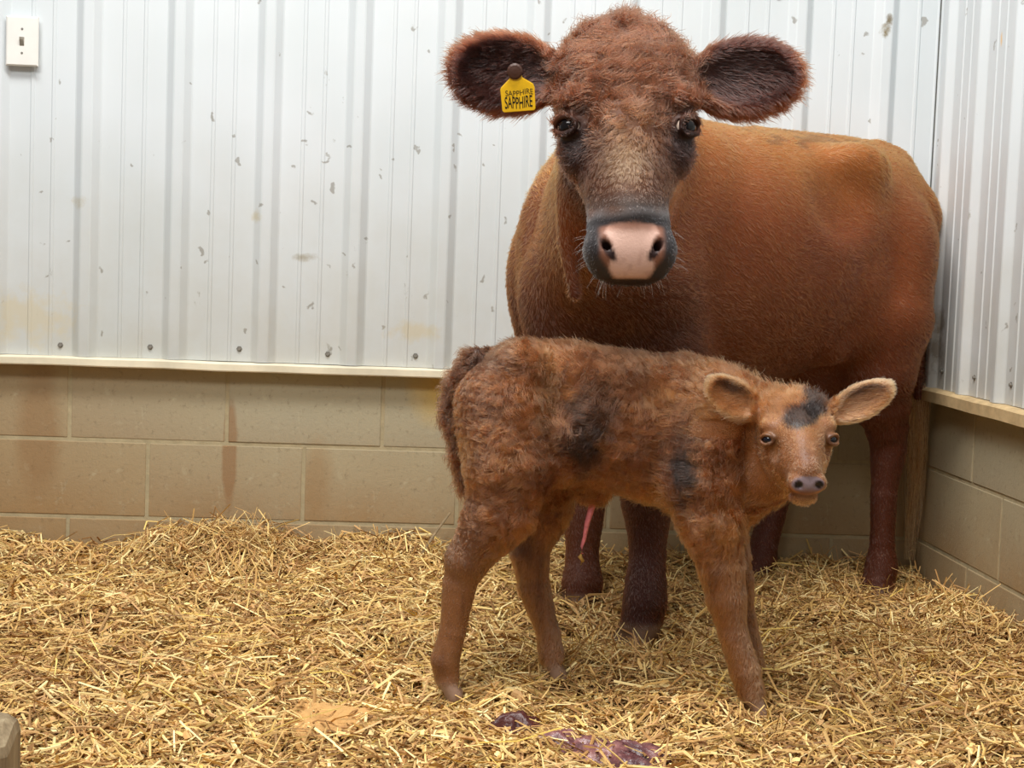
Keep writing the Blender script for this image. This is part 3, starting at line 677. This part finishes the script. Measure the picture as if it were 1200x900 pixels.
def cow_fur_info(P, N):
    a, b, d = H_of(P); hm = headmask(P); n = len(P); f = fbm(P * 14, 51, 2); fb = fbm(P * 4, 61, 2)
    ea = sstep(.120, .15, np.abs(a)) * (b > -.03) * (hm > .3)
    dirb = np.tile([-1, 0, -.55], (n, 1)).astype(float); low = 1 - sstep(.45, .65, P[:, 2]); dirb[:, 2] -= 2.5 * low; dirb[:, 0] += .5 * fb; dirb[:, 2] += .5 * f
    wh = b + .03; dh = HR[None] * (a * 9 + .55 * fbm(P * 34, 71, 2))[:, None] + HU[None] * (np.tanh(wh * 22) + .9 * fbm(P * 30 + 9, 81, 2))[:, None] - HB[None] * .0
    de = HR[None] * np.sign(a)[:, None] * .9 + HU[None] * ((b - .1) * 12)[:, None] + HU[None] * -.2
    D = dirb * (1 - hm[:, None]) + dh * (hm * (1 - ea))[:, None] + de * ea[:, None]
    curl = hm * (1 - ea) * sstep(-.10, .06, b)
    L = .015 * (1 - hm) + hm * .011 + curl * .017 + ea * .016 + ea * .010 * (N @ HB < .2); L = L * (1 - .35 * low)
    lift = .26 + .10 * hm + .02 * curl; wave = .05 + .34 * curl
    den = .42 + .58 * hm + .2 * low * (1 - hm); nose = hm * (b < -.194) * (b > -.298) * (np.abs(a) < .060) * (d > .085); den = den * (1 - nose); den = den * (P[:, 2] > .12)
    for sg in (1, -1):
        c0 = hp(.102 * sg, -.012, .056); de_ = np.linalg.norm(P - c0, axis=1); den = den * (de_ > .0305); L = L * (.45 + .55 * sstep(.03, .055, de_))
    den = den * (1 - .5 * hm * (b < -.172) * (1 - ea)); L = L * (1 - .5 * hm * sstep(-.09, -.16, b) * (1 - ea))
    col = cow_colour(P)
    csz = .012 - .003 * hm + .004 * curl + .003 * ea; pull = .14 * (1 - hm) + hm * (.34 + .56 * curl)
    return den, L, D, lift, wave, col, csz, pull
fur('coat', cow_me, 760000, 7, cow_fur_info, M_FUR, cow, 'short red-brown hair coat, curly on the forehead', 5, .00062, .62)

# ear tag: moulded yellow flag on a button through the cow's right ear
M_TAG = simple('tag_yellow', (236, 186, 22), .35, .5, 40, .10); M_INK = simple('tag_ink', (34, 26, 14), .5, .3, 80, .2); M_BTN = simple('tag_button_plastic', (70, 42, 30), .45, .4, 50, .2)
def tag_build():
    # local: x = image right, y = up, z = toward the viewer; metres
    out = [(-.009, .030), (.007, .031), (.011, .022), (.0295, .012), (.0325, .006), (.0345, -.0315), (.032, -.035), (-.023, -.039), (-.0262, -.036), (-.0300, .001), (-.0285, .005), (-.0135, .020)]
    n = len(out); v = [(x, y, z) for z in (0, .0022) for x, y in out]; f = [tuple(range(n))[::-1], tuple(range(n, 2 * n))] + [(i, (i + 1) % n, n + (i + 1) % n, n + i) for i in range(n)]
    base = hp(-.2005, .058, .035); M = Matrix((tuple(HR), tuple(HU + HB * .22), tuple(HB - HU * .22))).transposed().to_4x4(); M.translation = base
    t = link('ear_tag', mesh('ear_tag', v, f), M_TAG, cow, 'yellow plastic ear tag hand-lettered SAPPHIRE'); t.matrix_local = M
    b = t.modifiers.new('bevel', 'BEVEL'); b.width = .0012; b.segments = 2
    for k, (x, y, sx, sy, sh) in enumerate(((-.0215, -.0325, .66, .0285, .11), (-.0205, -.0115, .60, .0185, .20))):
        cu = bpy.data.curves.new('lettering', 'FONT'); cu.body = 'SAPPHIRE'; cu.size = 1; cu.extrude = .004; cu.offset = .012 if k == 0 else 0
        to = bpy.data.objects.new('lettering', cu); C.objects.link(to); dg = bpy.context.evaluated_depsgraph_get(); me = bpy.data.meshes.new_from_object(to.evaluated_get(dg)); bpy.data.objects.remove(to)
        w = max(q.co.x for q in me.vertices); hgt = .73
        for q in me.vertices:
            X = q.co.x / w; Y = q.co.y / hgt; q.co = (x + X * .0505 + Y * -.0010, y + Y * sy * (.74 if k == 0 else .55) + X * (.0035 if k == 0 else .0055) + .0012 * math.sin(X * 9 + k), .0024 + q.co.z * .05)
        link('lettering', me, M_INK, t)
    bv = []; bf = []; m = 14
    for r, z in ((.0145, .002), (.0145, .005), (.011, .0075), (.004, .0085)):
        for i in range(m): an = i * 2 * math.pi / m; bv.append((-.0035 + r * math.cos(an), .033 + r * math.sin(an), z))
    for k in range(3):
        for i in range(m): j = (i + 1) % m; bf.append((k * m + i, k * m + j, k * m + m + j, k * m + m + i))
    bf.append(tuple(range(3 * m, 4 * m))); link('button', mesh('button', bv, bf), M_BTN, t)
tag_build()
M_SCLERA = simple('sclera', (206, 186, 170), .15, .6, 60, .15)
M_IRIS = simple('dark_iris', (16, 10, 10), .10, .35, 40, .3)
for c, ax, look in EYES: eye_obj(cow, c + HB * .001, ax, HU, .0215, look, M_SCLERA, M_IRIS)

# ------------------------------------------------------------------ calf (x forward, -y is the side toward the door)
calf = bpy.data.objects.new('calf', None); C.objects.link(calf); calf.location = (-.98, -1.13, 0); calf.rotation_euler = (0, 0, R(-6))
calf['label'] = 'newborn calf with damp tousled brown coat and umbilical cord standing in front'; calf['category'] = 'calf'
G = Field((-.36, -.36, .05), (.56, .20, .83), .0035)
G.loft((0, 0, 0), I3, [(-.255, .68, .60, .02, 0), (-.242, .712, .53, .06, 0), (-.215, .735, .50, .085, 0), (-.18, .75, .485, .105, 0), (-.10, .752, .485, .115, 0), (0, .742, .480, .122, 0), (.09, .733, .46, .122, 0),
        (.17, .725, .44, .105, 0), (.235, .70, .445, .085, -.005), (.285, .66, .47, .055, -.01), (.31, .62, .52, .02, -.01)], .015, 2.3)
G.ell((-.165, -.085, .715), (.045, .03, .035), .03); G.ell((-.165, .085, .715), (.045, .03, .035), .03)
G.ell((-.085, -.118, .665), (.045, .02, .04), .03, op='sub')
K0 = np.array((.3295, -.16, .606)); KR, KU, KB = np.array((.9984, .0422, .0373)), np.array((-.0403, .0725, .9965)), np.array((.0393, -.9965, .0741)); KM = np.array((KR, KU, KB))
kp = lambda a, b, d: K0 + KR * a + KU * b + KB * d
G.cone((.15, 0, .645), kp(0, .03, -.06), .075, .052, .04); G.cone((.235, -.01, .545), kp(0, -.03, -.06), .085, .046, .04); G.cone((.25, -.03, .49), kp(0, -.06, -.03), .055, .034, .04)
G.loft(K0, (KU, KR, KB), [(-.088, .045, -.02, .022, 0), (-.075, .06, -.05, .040, 0), (-.055, .066, -.07, .051, 0), (-.03, .07, -.085, .059, 0), (0, .066, -.09, .0635, 0), (.025, .058, -.09, .064, 0), (.05, .045, -.085, .060, 0), (.068, .028, -.075, .048, 0), (.080, .006, -.055, .030, 0), (.085, -.01, -.04, .012, 0)], .012, 2.35)
G.cone(kp(0, -.012, .040), kp(-.003, -.064, .108), .045, .029, .03); G.cone(kp(0, .01, .058), kp(-.003, -.048, .125), .022, .018, .02)
G.ell(kp(-.003, -.076, .118), (.0285, .018, .024), .012, KM); G.ell(kp(-.003, -.098, .094), (.023, .013, .030), .012, KM)
for sg in (1, -1):
    G.ell(kp(-.002 + .019 * sg, -.071, .128), (.0125, .013, .014), .010, KM)
    G.cone(kp(-.002 + .0205 * sg, -.070, .150), kp(-.002 + .0155 * sg, -.077, .141), .0068, .0050, .004, op='sub')
    G.ell(kp(.050 * sg, .022, .030), (.017, .013, .018), .015, KM); G.ell(kp(.052 * sg, -.018, .060), (.012, .016, .012), .015, KM, 'sub')
G.chain([kp(-.033, -.094, .108), kp(-.018, -.091, .134), kp(-.002, -.088, .144), kp(.014, -.091, .134), kp(.029, -.094, .108)], [.0026] * 5, .003, op='sub')
KEYES = []
for sg in (1, -1):
    c = kp(.0535 * sg, -.001, .044); ax = KR * .62 * sg + KB * .78; make_eye(G, c, ax, KU, .0115); KEYES.append((c, ax, KR * .5 * sg + KB * .86))
ear(G, kp(-.060, .042, -.015), kp(-.146, .098, -.01), KU + KR * .35, KB + KR * .25, .064, .011, .012, .008, .12)
ear(G, kp(.060, .036, -.015), kp(.168, .088, -.01), KU - KR * .35, KB - KR * .2, .062, .011, .012, .008, .12)
lk = .018
leg(G, [(-.2, -.055, .63), (-.185, -.08, .53), (-.195, -.09, .445), (-.255, -.09, .345), (-.267, -.09, .30), (-.277, -.09, .21), (-.289, -.09, .155), (-.285, -.09, .122)], [.09, .084, .064, .041, .031, .0245, .0265, .0235], .026)
leg(G, [(-.16, .05, .62), (-.125, .07, .52), (-.122, .08, .43), (-.142, .08, .335), (-.133, .08, .27), (-.100, .08, .175), (-.092, .08, .13)], [.09, .075, .057, .037, .030, .022, .024], lk)
leg(G, [(.19, -.06, .62), (.175, -.085, .52), (.19, -.10, .45), (.214, -.1, .36), (.226, -.1, .305), (.243, -.1, .235), (.268, -.1, .165), (.282, -.1, .125)], [.09, .074, .058, .041, .036, .0255, .0265, .0245], .026)
leg(G, [(.19, .06, .62), (.21, .08, .50), (.248, .09, .34), (.262, .095, .30), (.283, .10, .22), (.298, .1, .155), (.306, .1, .125)], [.075, .06, .040, .036, .024, .0255, .024], lk)
G.chain([(-.21, 0, .722), (-.255, -.012, .722), (-.290, -.016, .675), (-.293, -.018, .61), (-.278, -.02, .545), (-.268, -.02, .475)], [.016, .014, .012, .012, .010, .006], .006)
G.ell((-.022, -.01, .478), (.030, .026, .024), .02)
# cloven hooves of the calf
for x, y in ((-.281, -.09), (-.086, .08), (.288, -.1), (.313, .1)):
    for q in (1, -1): G.cone((x - .004, y + q * .0105, .118), (x + .012, y + q * .0115, .088), .0135, .0155, .006)
calf_me = G.mesh('body')
def K_of(P): q = P - K0; return q @ KR, q @ KU, q @ KB
def khead(P):
    a, b, d = K_of(P); return np.maximum(sstep(-.085, -.045, d) * sstep(.092, .078, np.abs(a)) * (b > -.125) * (b < .14), sstep(-.033, -.022, d) * sstep(.065, .08, np.abs(a)) * (b > .0) * (b < .14) * (np.abs(a) < .2) * sstep(0, .03, .75 * np.abs(a) + .02 - np.abs(b - .05) - .0)) * (np.abs(a) < .2)
def mixc(c, m, col): m = np.clip(m, 0, 1); return c * (1 - m[:, None]) + np.asarray(col) * m[:, None]
def ear_uv(a, b):
    out = []
    for rt, tp, w in (((-.060, .042), (-.146, .098), .062), ((.060, .036), (.168, .088), .062)):
        ax = np.array(tp) - np.array(rt); Le = np.linalg.norm(ax); ax /= Le; u_ = ((a - rt[0]) * ax[0] + (b - rt[1]) * ax[1]) / Le; v_ = (-(a - rt[0]) * ax[1] + (b - rt[1]) * ax[0]) * np.sign(ax[0]) / w
        out.append((u_, v_, np.hypot((u_ - .56) / .5, v_ / .5)))
    return out
def ear_near(a, b): return np.minimum(*[q for _, _, q in ear_uv(a, b)]) < 1.22
def calf_colour(P):
    n = len(P); c = np.tile(lin(146, 87, 47), (n, 1)); a, b, d = K_of(P); hm = khead(P); x, y, z = P.T
    f1 = fbm(P * 9, 131, 3); f2 = fbm(P * 28, 141, 2); f3 = fbm(P * np.array([60, 60, 9]), 143, 2); body = 1 - hm; near = y < .04
    c = mixc(c, .7 * sstep(.0, .7, f1) * body, lin(104, 60, 34)); c = mixc(c, .6 * sstep(.1, .7, -f1), lin(178, 120, 68)); c = mixc(c, .35 * sstep(.1, .7, f2) * body * (z > .45), lin(84, 50, 32))
    c = mixc(c, .5 * sstep(.69, .74, z + .02 * f2) * body, lin(128, 82, 52))
    blot = lambda cx, cz, sx, sz: sstep(.95, .35, np.hypot((x - cx) / sx, (z - cz) / sz) + .22 * f2 + .18 * f1)
    c = mixc(c, .96 * blot(-.035, .585, .066, .125) * near * body, lin(42, 22, 12)); c = mixc(c, .65 * blot(-.02, .66, .05, .08) * near * body, lin(70, 44, 28))
    c = mixc(c, .97 * blot(.142, .545, .038, .090) * near * body, lin(34, 18, 10)); c = mixc(c, .6 * blot(-.215, .72, .08, .04) * body, lin(74, 44, 28))
    c = mixc(c, .55 * blot(.07, .745, .08, .02) * body, lin(70, 46, 30)); c = mixc(c, .5 * blot(-.11, .60, .04, .14) * near * body, lin(80, 48, 28))
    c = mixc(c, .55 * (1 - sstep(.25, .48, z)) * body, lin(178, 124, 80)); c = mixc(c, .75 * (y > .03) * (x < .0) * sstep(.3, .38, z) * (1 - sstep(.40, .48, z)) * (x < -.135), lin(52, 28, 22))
    c = mixc(c, .8 * ((x < -.262) & (z > .45) & (np.abs(y + .01) < .03)), lin(84, 50, 30)); c = mixc(c, .6 * ((x < -.225) & (x > -.262) & (z > .45) & (np.abs(y + .01) < .045)), lin(60, 34, 22))  # tail's own darker brown; rump behind it darkened as painted gap shadow
    c = mixc(c, .85 * ease(a + .078, .012) * sstep(-.13, -.07, b) * sstep(.02, -.02, b) * (d < .02) * (d > -.16), lin(40, 22, 14))  # dark band painting the shade of the crease between cheek and neck
    # head
    c = mixc(c, .8 * hm, lin(172, 110, 64)); c = mixc(c, hm * .5 * sstep(.03, .06, b), lin(140, 88, 50)); c = mixc(c, hm * .35 * sstep(.1, .6, f2), lin(196, 140, 88))
    bl = sstep(1.05, .6, np.hypot((a + .002 - .35 * (b - .03)) / .034, (b - .038) / .022) + .2 * f2) + sstep(1.05, .6, np.hypot((a - .036) / .024, (b - .062) / .026) + .2 * f2)
    c = mixc(c, hm * .95 * bl * (d > -.04), lin(34, 26, 24))
    c = mixc(c, hm * .55 * ease(a + .004, .012) * ease(b + .025, .022), lin(120, 84, 72))
    for sg in (1, -1): c = mixc(c, hm * .75 * ease(a - sg * .054, .017) * ease(b + .0, .014), lin(62, 36, 26))
    pad = hm * (d > .10) * sstep(1.12, .92, np.hypot((a + .003) / .0285, (b + .0735) / .0150)); c = mixc(c, pad, lin(126, 108, 112)); c = mixc(c, pad * .6 * sstep(-.078, -.088, b), lin(120, 72, 70))
    lip = hm * (d > .075) * sstep(1.1, .8, np.hypot((a + .004) / .030, (b + .092) / .006)); c = mixc(c, lip * .75, lin(120, 76, 66)); c = mixc(c, hm * (d > .07) * sstep(-.094, -.10, b) * .6, lin(160, 124, 100))
    for sg in (1, -1): c = mixc(c, hm * (d > .11) * sstep(1.15, .8, np.hypot((a + .002 - .018 * sg) / .0078, (b + .0735) / .0070)), lin(22, 12, 14))
    e = hm * sstep(.070, .082, np.abs(a)) * ear_near(a, b)
    for sg, (u_, v_, q) in zip((-1, 1), ear_uv(a, b)):
        es = e * (np.sign(a) == sg); c = mixc(c, es * .75, lin(190, 130, 82)); c = mixc(c, es * .85 * sstep(.95, .75, q) * sstep(.0, .35, v_ + .45 * (u_ - .55) + .12 * f2), lin(70, 42, 34)); c = mixc(c, es * .8 * sstep(.85, 1.0, q), lin(222, 172, 122))
    c = mixc(c, .55 * sstep(.0, .7, f3) * body * (1 - sstep(.38, .5, z)), lin(120, 74, 46)); c = mixc(c, 1 - sstep(.108, .124, z), lin(186, 150, 126)); return c
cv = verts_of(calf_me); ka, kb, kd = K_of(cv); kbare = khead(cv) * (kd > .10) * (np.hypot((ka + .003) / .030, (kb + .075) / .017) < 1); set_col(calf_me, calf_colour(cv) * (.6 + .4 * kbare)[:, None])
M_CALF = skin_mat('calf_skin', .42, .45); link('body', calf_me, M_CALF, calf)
def calf_fur_info(P, N):
    a, b, d = K_of(P); hm = khead(P); n = len(P); x, y, z = P.T; low = 1 - sstep(.30, .46, z); ea = hm * sstep(.066, .080, np.abs(a)) * ear_near(a, b)
    D = np.tile([-.8, 0, -.75], (n, 1)).astype(float); D[:, 2] -= 2.5 * low; D[:, 0] += .9 * fbm(P * 8, 151, 2); D[:, 2] += .9 * fbm(P * 8, 161, 2) * (1 - low)
    dh = KR[None] * (a * 12 + .5 * fbm(P * 40, 171, 2))[:, None] + KU[None] * (np.tanh((b + .02) * 30) + .6 * fbm(P * 40, 181, 2))[:, None]
    de = KR[None] * np.sign(a)[:, None] + KU[None] * (.3 + .6 * fbm(P * 40, 185, 1))[:, None]
    D = D * (1 - hm)[:, None] + dh * (hm * (1 - ea))[:, None] + de * ea[:, None]
    tuft = hm * (1 - ea) * sstep(.028, .055, b); tail = ((x < -.258) & (np.abs(y + .015) < .03) & (z > .44) & (z < .74)).astype(float)
    L = .024 * (1 - hm) * (1 - .5 * low) * (1 - .5 * sstep(-.20, -.24, x) * (1 - tail)) + hm * .0065 + tuft * .012 + ea * .006 + tail * .004
    lift = .34 + .2 * tuft + .15 * tail - .05 * low; wave = .30 * (1 - low) * (1 - hm) + .18 * tuft
    den = 1 - .25 * low; den = den * (1 - hm * (d > .105) * (np.hypot((a + .003) / .031, (b + .076) / .020) < 1)) * (z > .115)
    for sg in (1, -1):
        q = np.linalg.norm(P - kp(.0535 * sg, -.001, .044), axis=1); den = den * (q > .0150); L = L * (.5 + .5 * sstep(.017, .03, q))
    csz = .0095 * (1 - hm) + .0065 * hm; pull = (.72 * (1 - low) + .15 * low) * (1 - hm) + hm * (.15 + .35 * tuft)
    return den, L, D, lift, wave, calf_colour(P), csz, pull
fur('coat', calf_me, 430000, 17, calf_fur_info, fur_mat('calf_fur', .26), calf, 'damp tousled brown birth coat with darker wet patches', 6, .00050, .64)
M_KSC = simple('calf_sclera', (120, 110, 120), .12, .6, 60, .15); M_KIR = simple('calf_iris', (12, 13, 24), .08, .5, 40, .3)
for c, ax, look in KEYES: eye_obj(calf, c + KB * .0008, ax, KU, .0116, look, M_KSC, M_KIR, 1.5)
def tube(pts, rad, n=8, name='tube'):
    v = []; f = []; pts = [Vector(p) for p in pts]
    for i, p in enumerate(pts):
        d = (pts[min(i + 1, len(pts) - 1)] - pts[max(i - 1, 0)]).normalized(); q = d.to_track_quat('Z', 'Y')
        for k in range(n): a = k * 2 * math.pi / n; v.append(p + q @ Vector((math.cos(a) * rad[i], math.sin(a) * rad[i] * .8, 0)))
    for i in range(len(pts) - 1):
        for k in range(n): j = (k + 1) % n; f.append((i * n + k, i * n + j, (i + 1) * n + j, (i + 1) * n + k))
    f.append(tuple(range(n))[::-1]); f.append(tuple((len(pts) - 1) * n + k for k in range(n))); return mesh(name, v, f, True)
cord = link('umbilical_cord', tube([(-.022, -.012, .475), (-.024, -.016, .455), (-.028, -.018, .435), (-.034, -.020, .410), (-.037, -.020, .385), (-.042, -.02, .368), (-.040, -.02, .355)], [.009, .0085, .0075, .0062, .0048, .0035, .004], 10, 'umbilical_cord'),
            simple('cord_flesh', (206, 116, 120), .25, .6, 90, .25, .3), calf, 'wet pink umbilical cord hanging under the belly')
link('dried_tip', tube([(-.040, -.02, .358), (-.0445, -.021, .349), (-.0385, -.021, .341), (-.0425, -.02, .332)], [.0042, .0052, .0045, .002], 7, 'dried_tip'), simple('cord_dried', (176, 140, 72), .6, .3, 80, .3, .3), cord)


# ------------------------------------------------------------------ strands placed one by one: tail switch, whiskers, lashes
def strands(name, pts, rad, cols, mat, parent, label=None):
    pts = np.asarray(pts); n, k = pts.shape[:2]; h = bpy.data.hair_curves.new(name); h.add_curves([k] * n)
    h.attributes['position'].data.foreach_set('vector', pts.astype(np.float32).ravel())
    ra = h.attributes.get('radius') or h.attributes.new('radius', 'FLOAT', 'POINT'); ra.data.foreach_set('value', (np.linspace(1, .3, k)[None] * np.full((n, 1), rad)).astype(np.float32).ravel())
    ca = h.attributes.new('coat', 'FLOAT_COLOR', 'CURVE'); cc = np.ones((n, 4), np.float32); cc[:, :3] = cols; ca.data.foreach_set('color', cc.ravel())
    h.materials.append(mat); o = bpy.data.objects.new(name, h); C.objects.link(o); o.parent = parent; o['kind'] = 'stuff'
    if label: o['label'] = label
    return o
g = np.random.default_rng(23)
n = 420; t = np.linspace(0, 1, 8); key = np.array([(-.600, .030, .66), (-.606, .030, .60), (-.616, .022, .50), (-.630, .012, .40), (-.632, .010, .30), (-.630, .012, .16)]); kt = np.linspace(0, 1, 6)
spine = np.stack([np.interp(t, kt, key[:, k]) for k in range(3)], -1); end = .5 + .5 * g.random(n); end[:60] = 1
sp = np.stack([np.stack([np.interp(t * e, kt, key[:, k]) for k in range(3)], -1) for e in end])
a = g.random(n) * 6.28; rr = .022 * np.sqrt(g.random(n)); prof = np.sin(np.pi * np.clip(t * .86 + .03, 0, 1))
off3 = np.stack([np.cos(a) * rr, np.sin(a) * rr * 1.2, 0 * a], -1)[:, None] * prof[None, :, None]; grp = g.integers(0, 5, n); off3 += (.016 * np.sin(2.2 + grp[:, None] * 1.7 + 5.5 * t) * t * (1 - .3 * t))[:, :, None] * np.array([.25, -1, 0]); off3 += (.009 * t * np.sin(t * 11 + 2 * a[:, None]))[:, :, None] * np.array([.5, 1, 0])
cols = np.where(g.random((n, 1)) < .45, lin(196, 168, 124), lin(138, 96, 62)) * (.7 + .5 * g.random((n, 1)))
strands('tail_switch', sp + off3, .0007, cols, M_FUR, cow, 'long pale straggly tail hair')
P = []; 
for i in range(64):
    sd = g.choice((-1, 1)); b0 = -.20 - .095 * g.random(); a0 = sd * (.078 - 1.1 * max(0, -.262 - b0)) if g.random() < .6 else sd * .055 * g.random()
    if abs(a0) < .055: b0 = -.292
    d0 = .09 + .03 * g.random(); L = .010 + .022 * g.random() ** 1.5; dr = np.array([np.sign(a0) * (.9 if abs(a0) > .055 else .4), -.35 - (.9 if b0 < -.27 else 0), .25]) + g.normal(0, .25, 3); dr /= np.linalg.norm(dr)
    P.append([hp(a0 + dr[0] * L * u, b0 + dr[1] * L * u - .25 * L * u * u, d0 + dr[2] * L * u) for u in (0, .35, .7, 1)])
strands('whiskers', P, .00022, np.tile(lin(150, 136, 120), (len(P), 1)), M_FUR, cow, 'fine pale whiskers round the muzzle')
# ------------------------------------------------------------------ small things lying in the bedding
def membrane(name, cx, cy, rx, ry, rot, seed, nx=56, ny=40, hgt=.026):
    U, V = np.meshgrid(np.linspace(-1, 1, nx), np.linspace(-1, 1, ny)); r = np.maximum(np.abs(U), np.abs(V)); th = np.arctan2(V, U); q = np.hypot(U, V) + 1e-9; k = r / q   # square -> disc
    U, V = U * k, V * k; rr = np.hypot(U, V); jag = 1 + .16 * np.sin(3 * th + seed) + .10 * np.sin(7 * th + 2 * seed) + .05 * np.sin(13 * th)
    x = U * rx * jag; y = V * ry * jag; X = cx + x * math.cos(rot) - y * math.sin(rot); Y = cy + x * math.sin(rot) + y * math.cos(rot)
    Pn = np.stack([x * 16 + seed, y * 34, 0 * x], -1).reshape(-1, 3); f = fbm(Pn, 200 + seed, 3).reshape(x.shape); rid = 1 - np.abs(f) * 1.6
    Z = ground(X, Y) + .010 + hgt * (.45 * (1 - rr ** 3) + .65 * rid * (1 - rr ** 4) * .6); i = np.arange(nx * ny).reshape(ny, nx)
    qd = np.stack([i[:-1, :-1], i[:-1, 1:], i[1:, 1:], i[1:, :-1]], -1).reshape(-1, 4); return fast_mesh(name, np.stack([X, Y, Z], -1).reshape(-1, 3), qd)
tm = NT('afterbirth_tissue', .28, .6); co = tm.coord(); nn = tm.noise(26, 5, .7, co)
tm.color(tm.ramp(nn, [(.28, lin(60, 34, 38)), (.45, lin(104, 66, 68)), (.60, lin(150, 100, 96)), (.76, lin(196, 158, 150))])); tm.bump(tm.noise(90, 4, .6, co), .4, .006)
ab = link('afterbirth', membrane('afterbirth', -1.005, -1.525, .150, .085, -.85, 3, hgt=.040), tm.m); ab['label'] = 'wet pinkish-purple wrinkled afterbirth membrane lying in the straw in front of the calf'; ab['category'] = 'afterbirth'
cl = link('blood_clot', membrane('blood_clot', -1.155, -1.385, .055, .028, .2, 5, 26, 20, .046), simple('clot', (84, 44, 40), .35, .5, 60, .35, .4)); cl['label'] = 'small dark red clot in the straw beside the calf hind hoof'; cl['category'] = 'clot'
dp = link('bare_bedding', membrane('bare_bedding', -1.485, -1.37, .085, .10, .1, 8, 40, 30, .034), simple('sawdust', (206, 160, 102), .9, .15, 70, .12, .5), None, 'smooth patch of tan sawdust showing through the straw left of the calf', 'stuff'); dp['category'] = 'bedding'
st_o = link('stick', tube([(-1.315, -.10, .15), (-1.28, -.05, .20), (-1.245, -.022, .245)], [.0045, .004, .0035], 7, 'stick'), simple('stick_wood', (150, 130, 100), .8, .2, 60, .3, .2))
st_o['label'] = 'thin grey stick leaning on the block wall behind the calf'; st_o['category'] = 'stick'
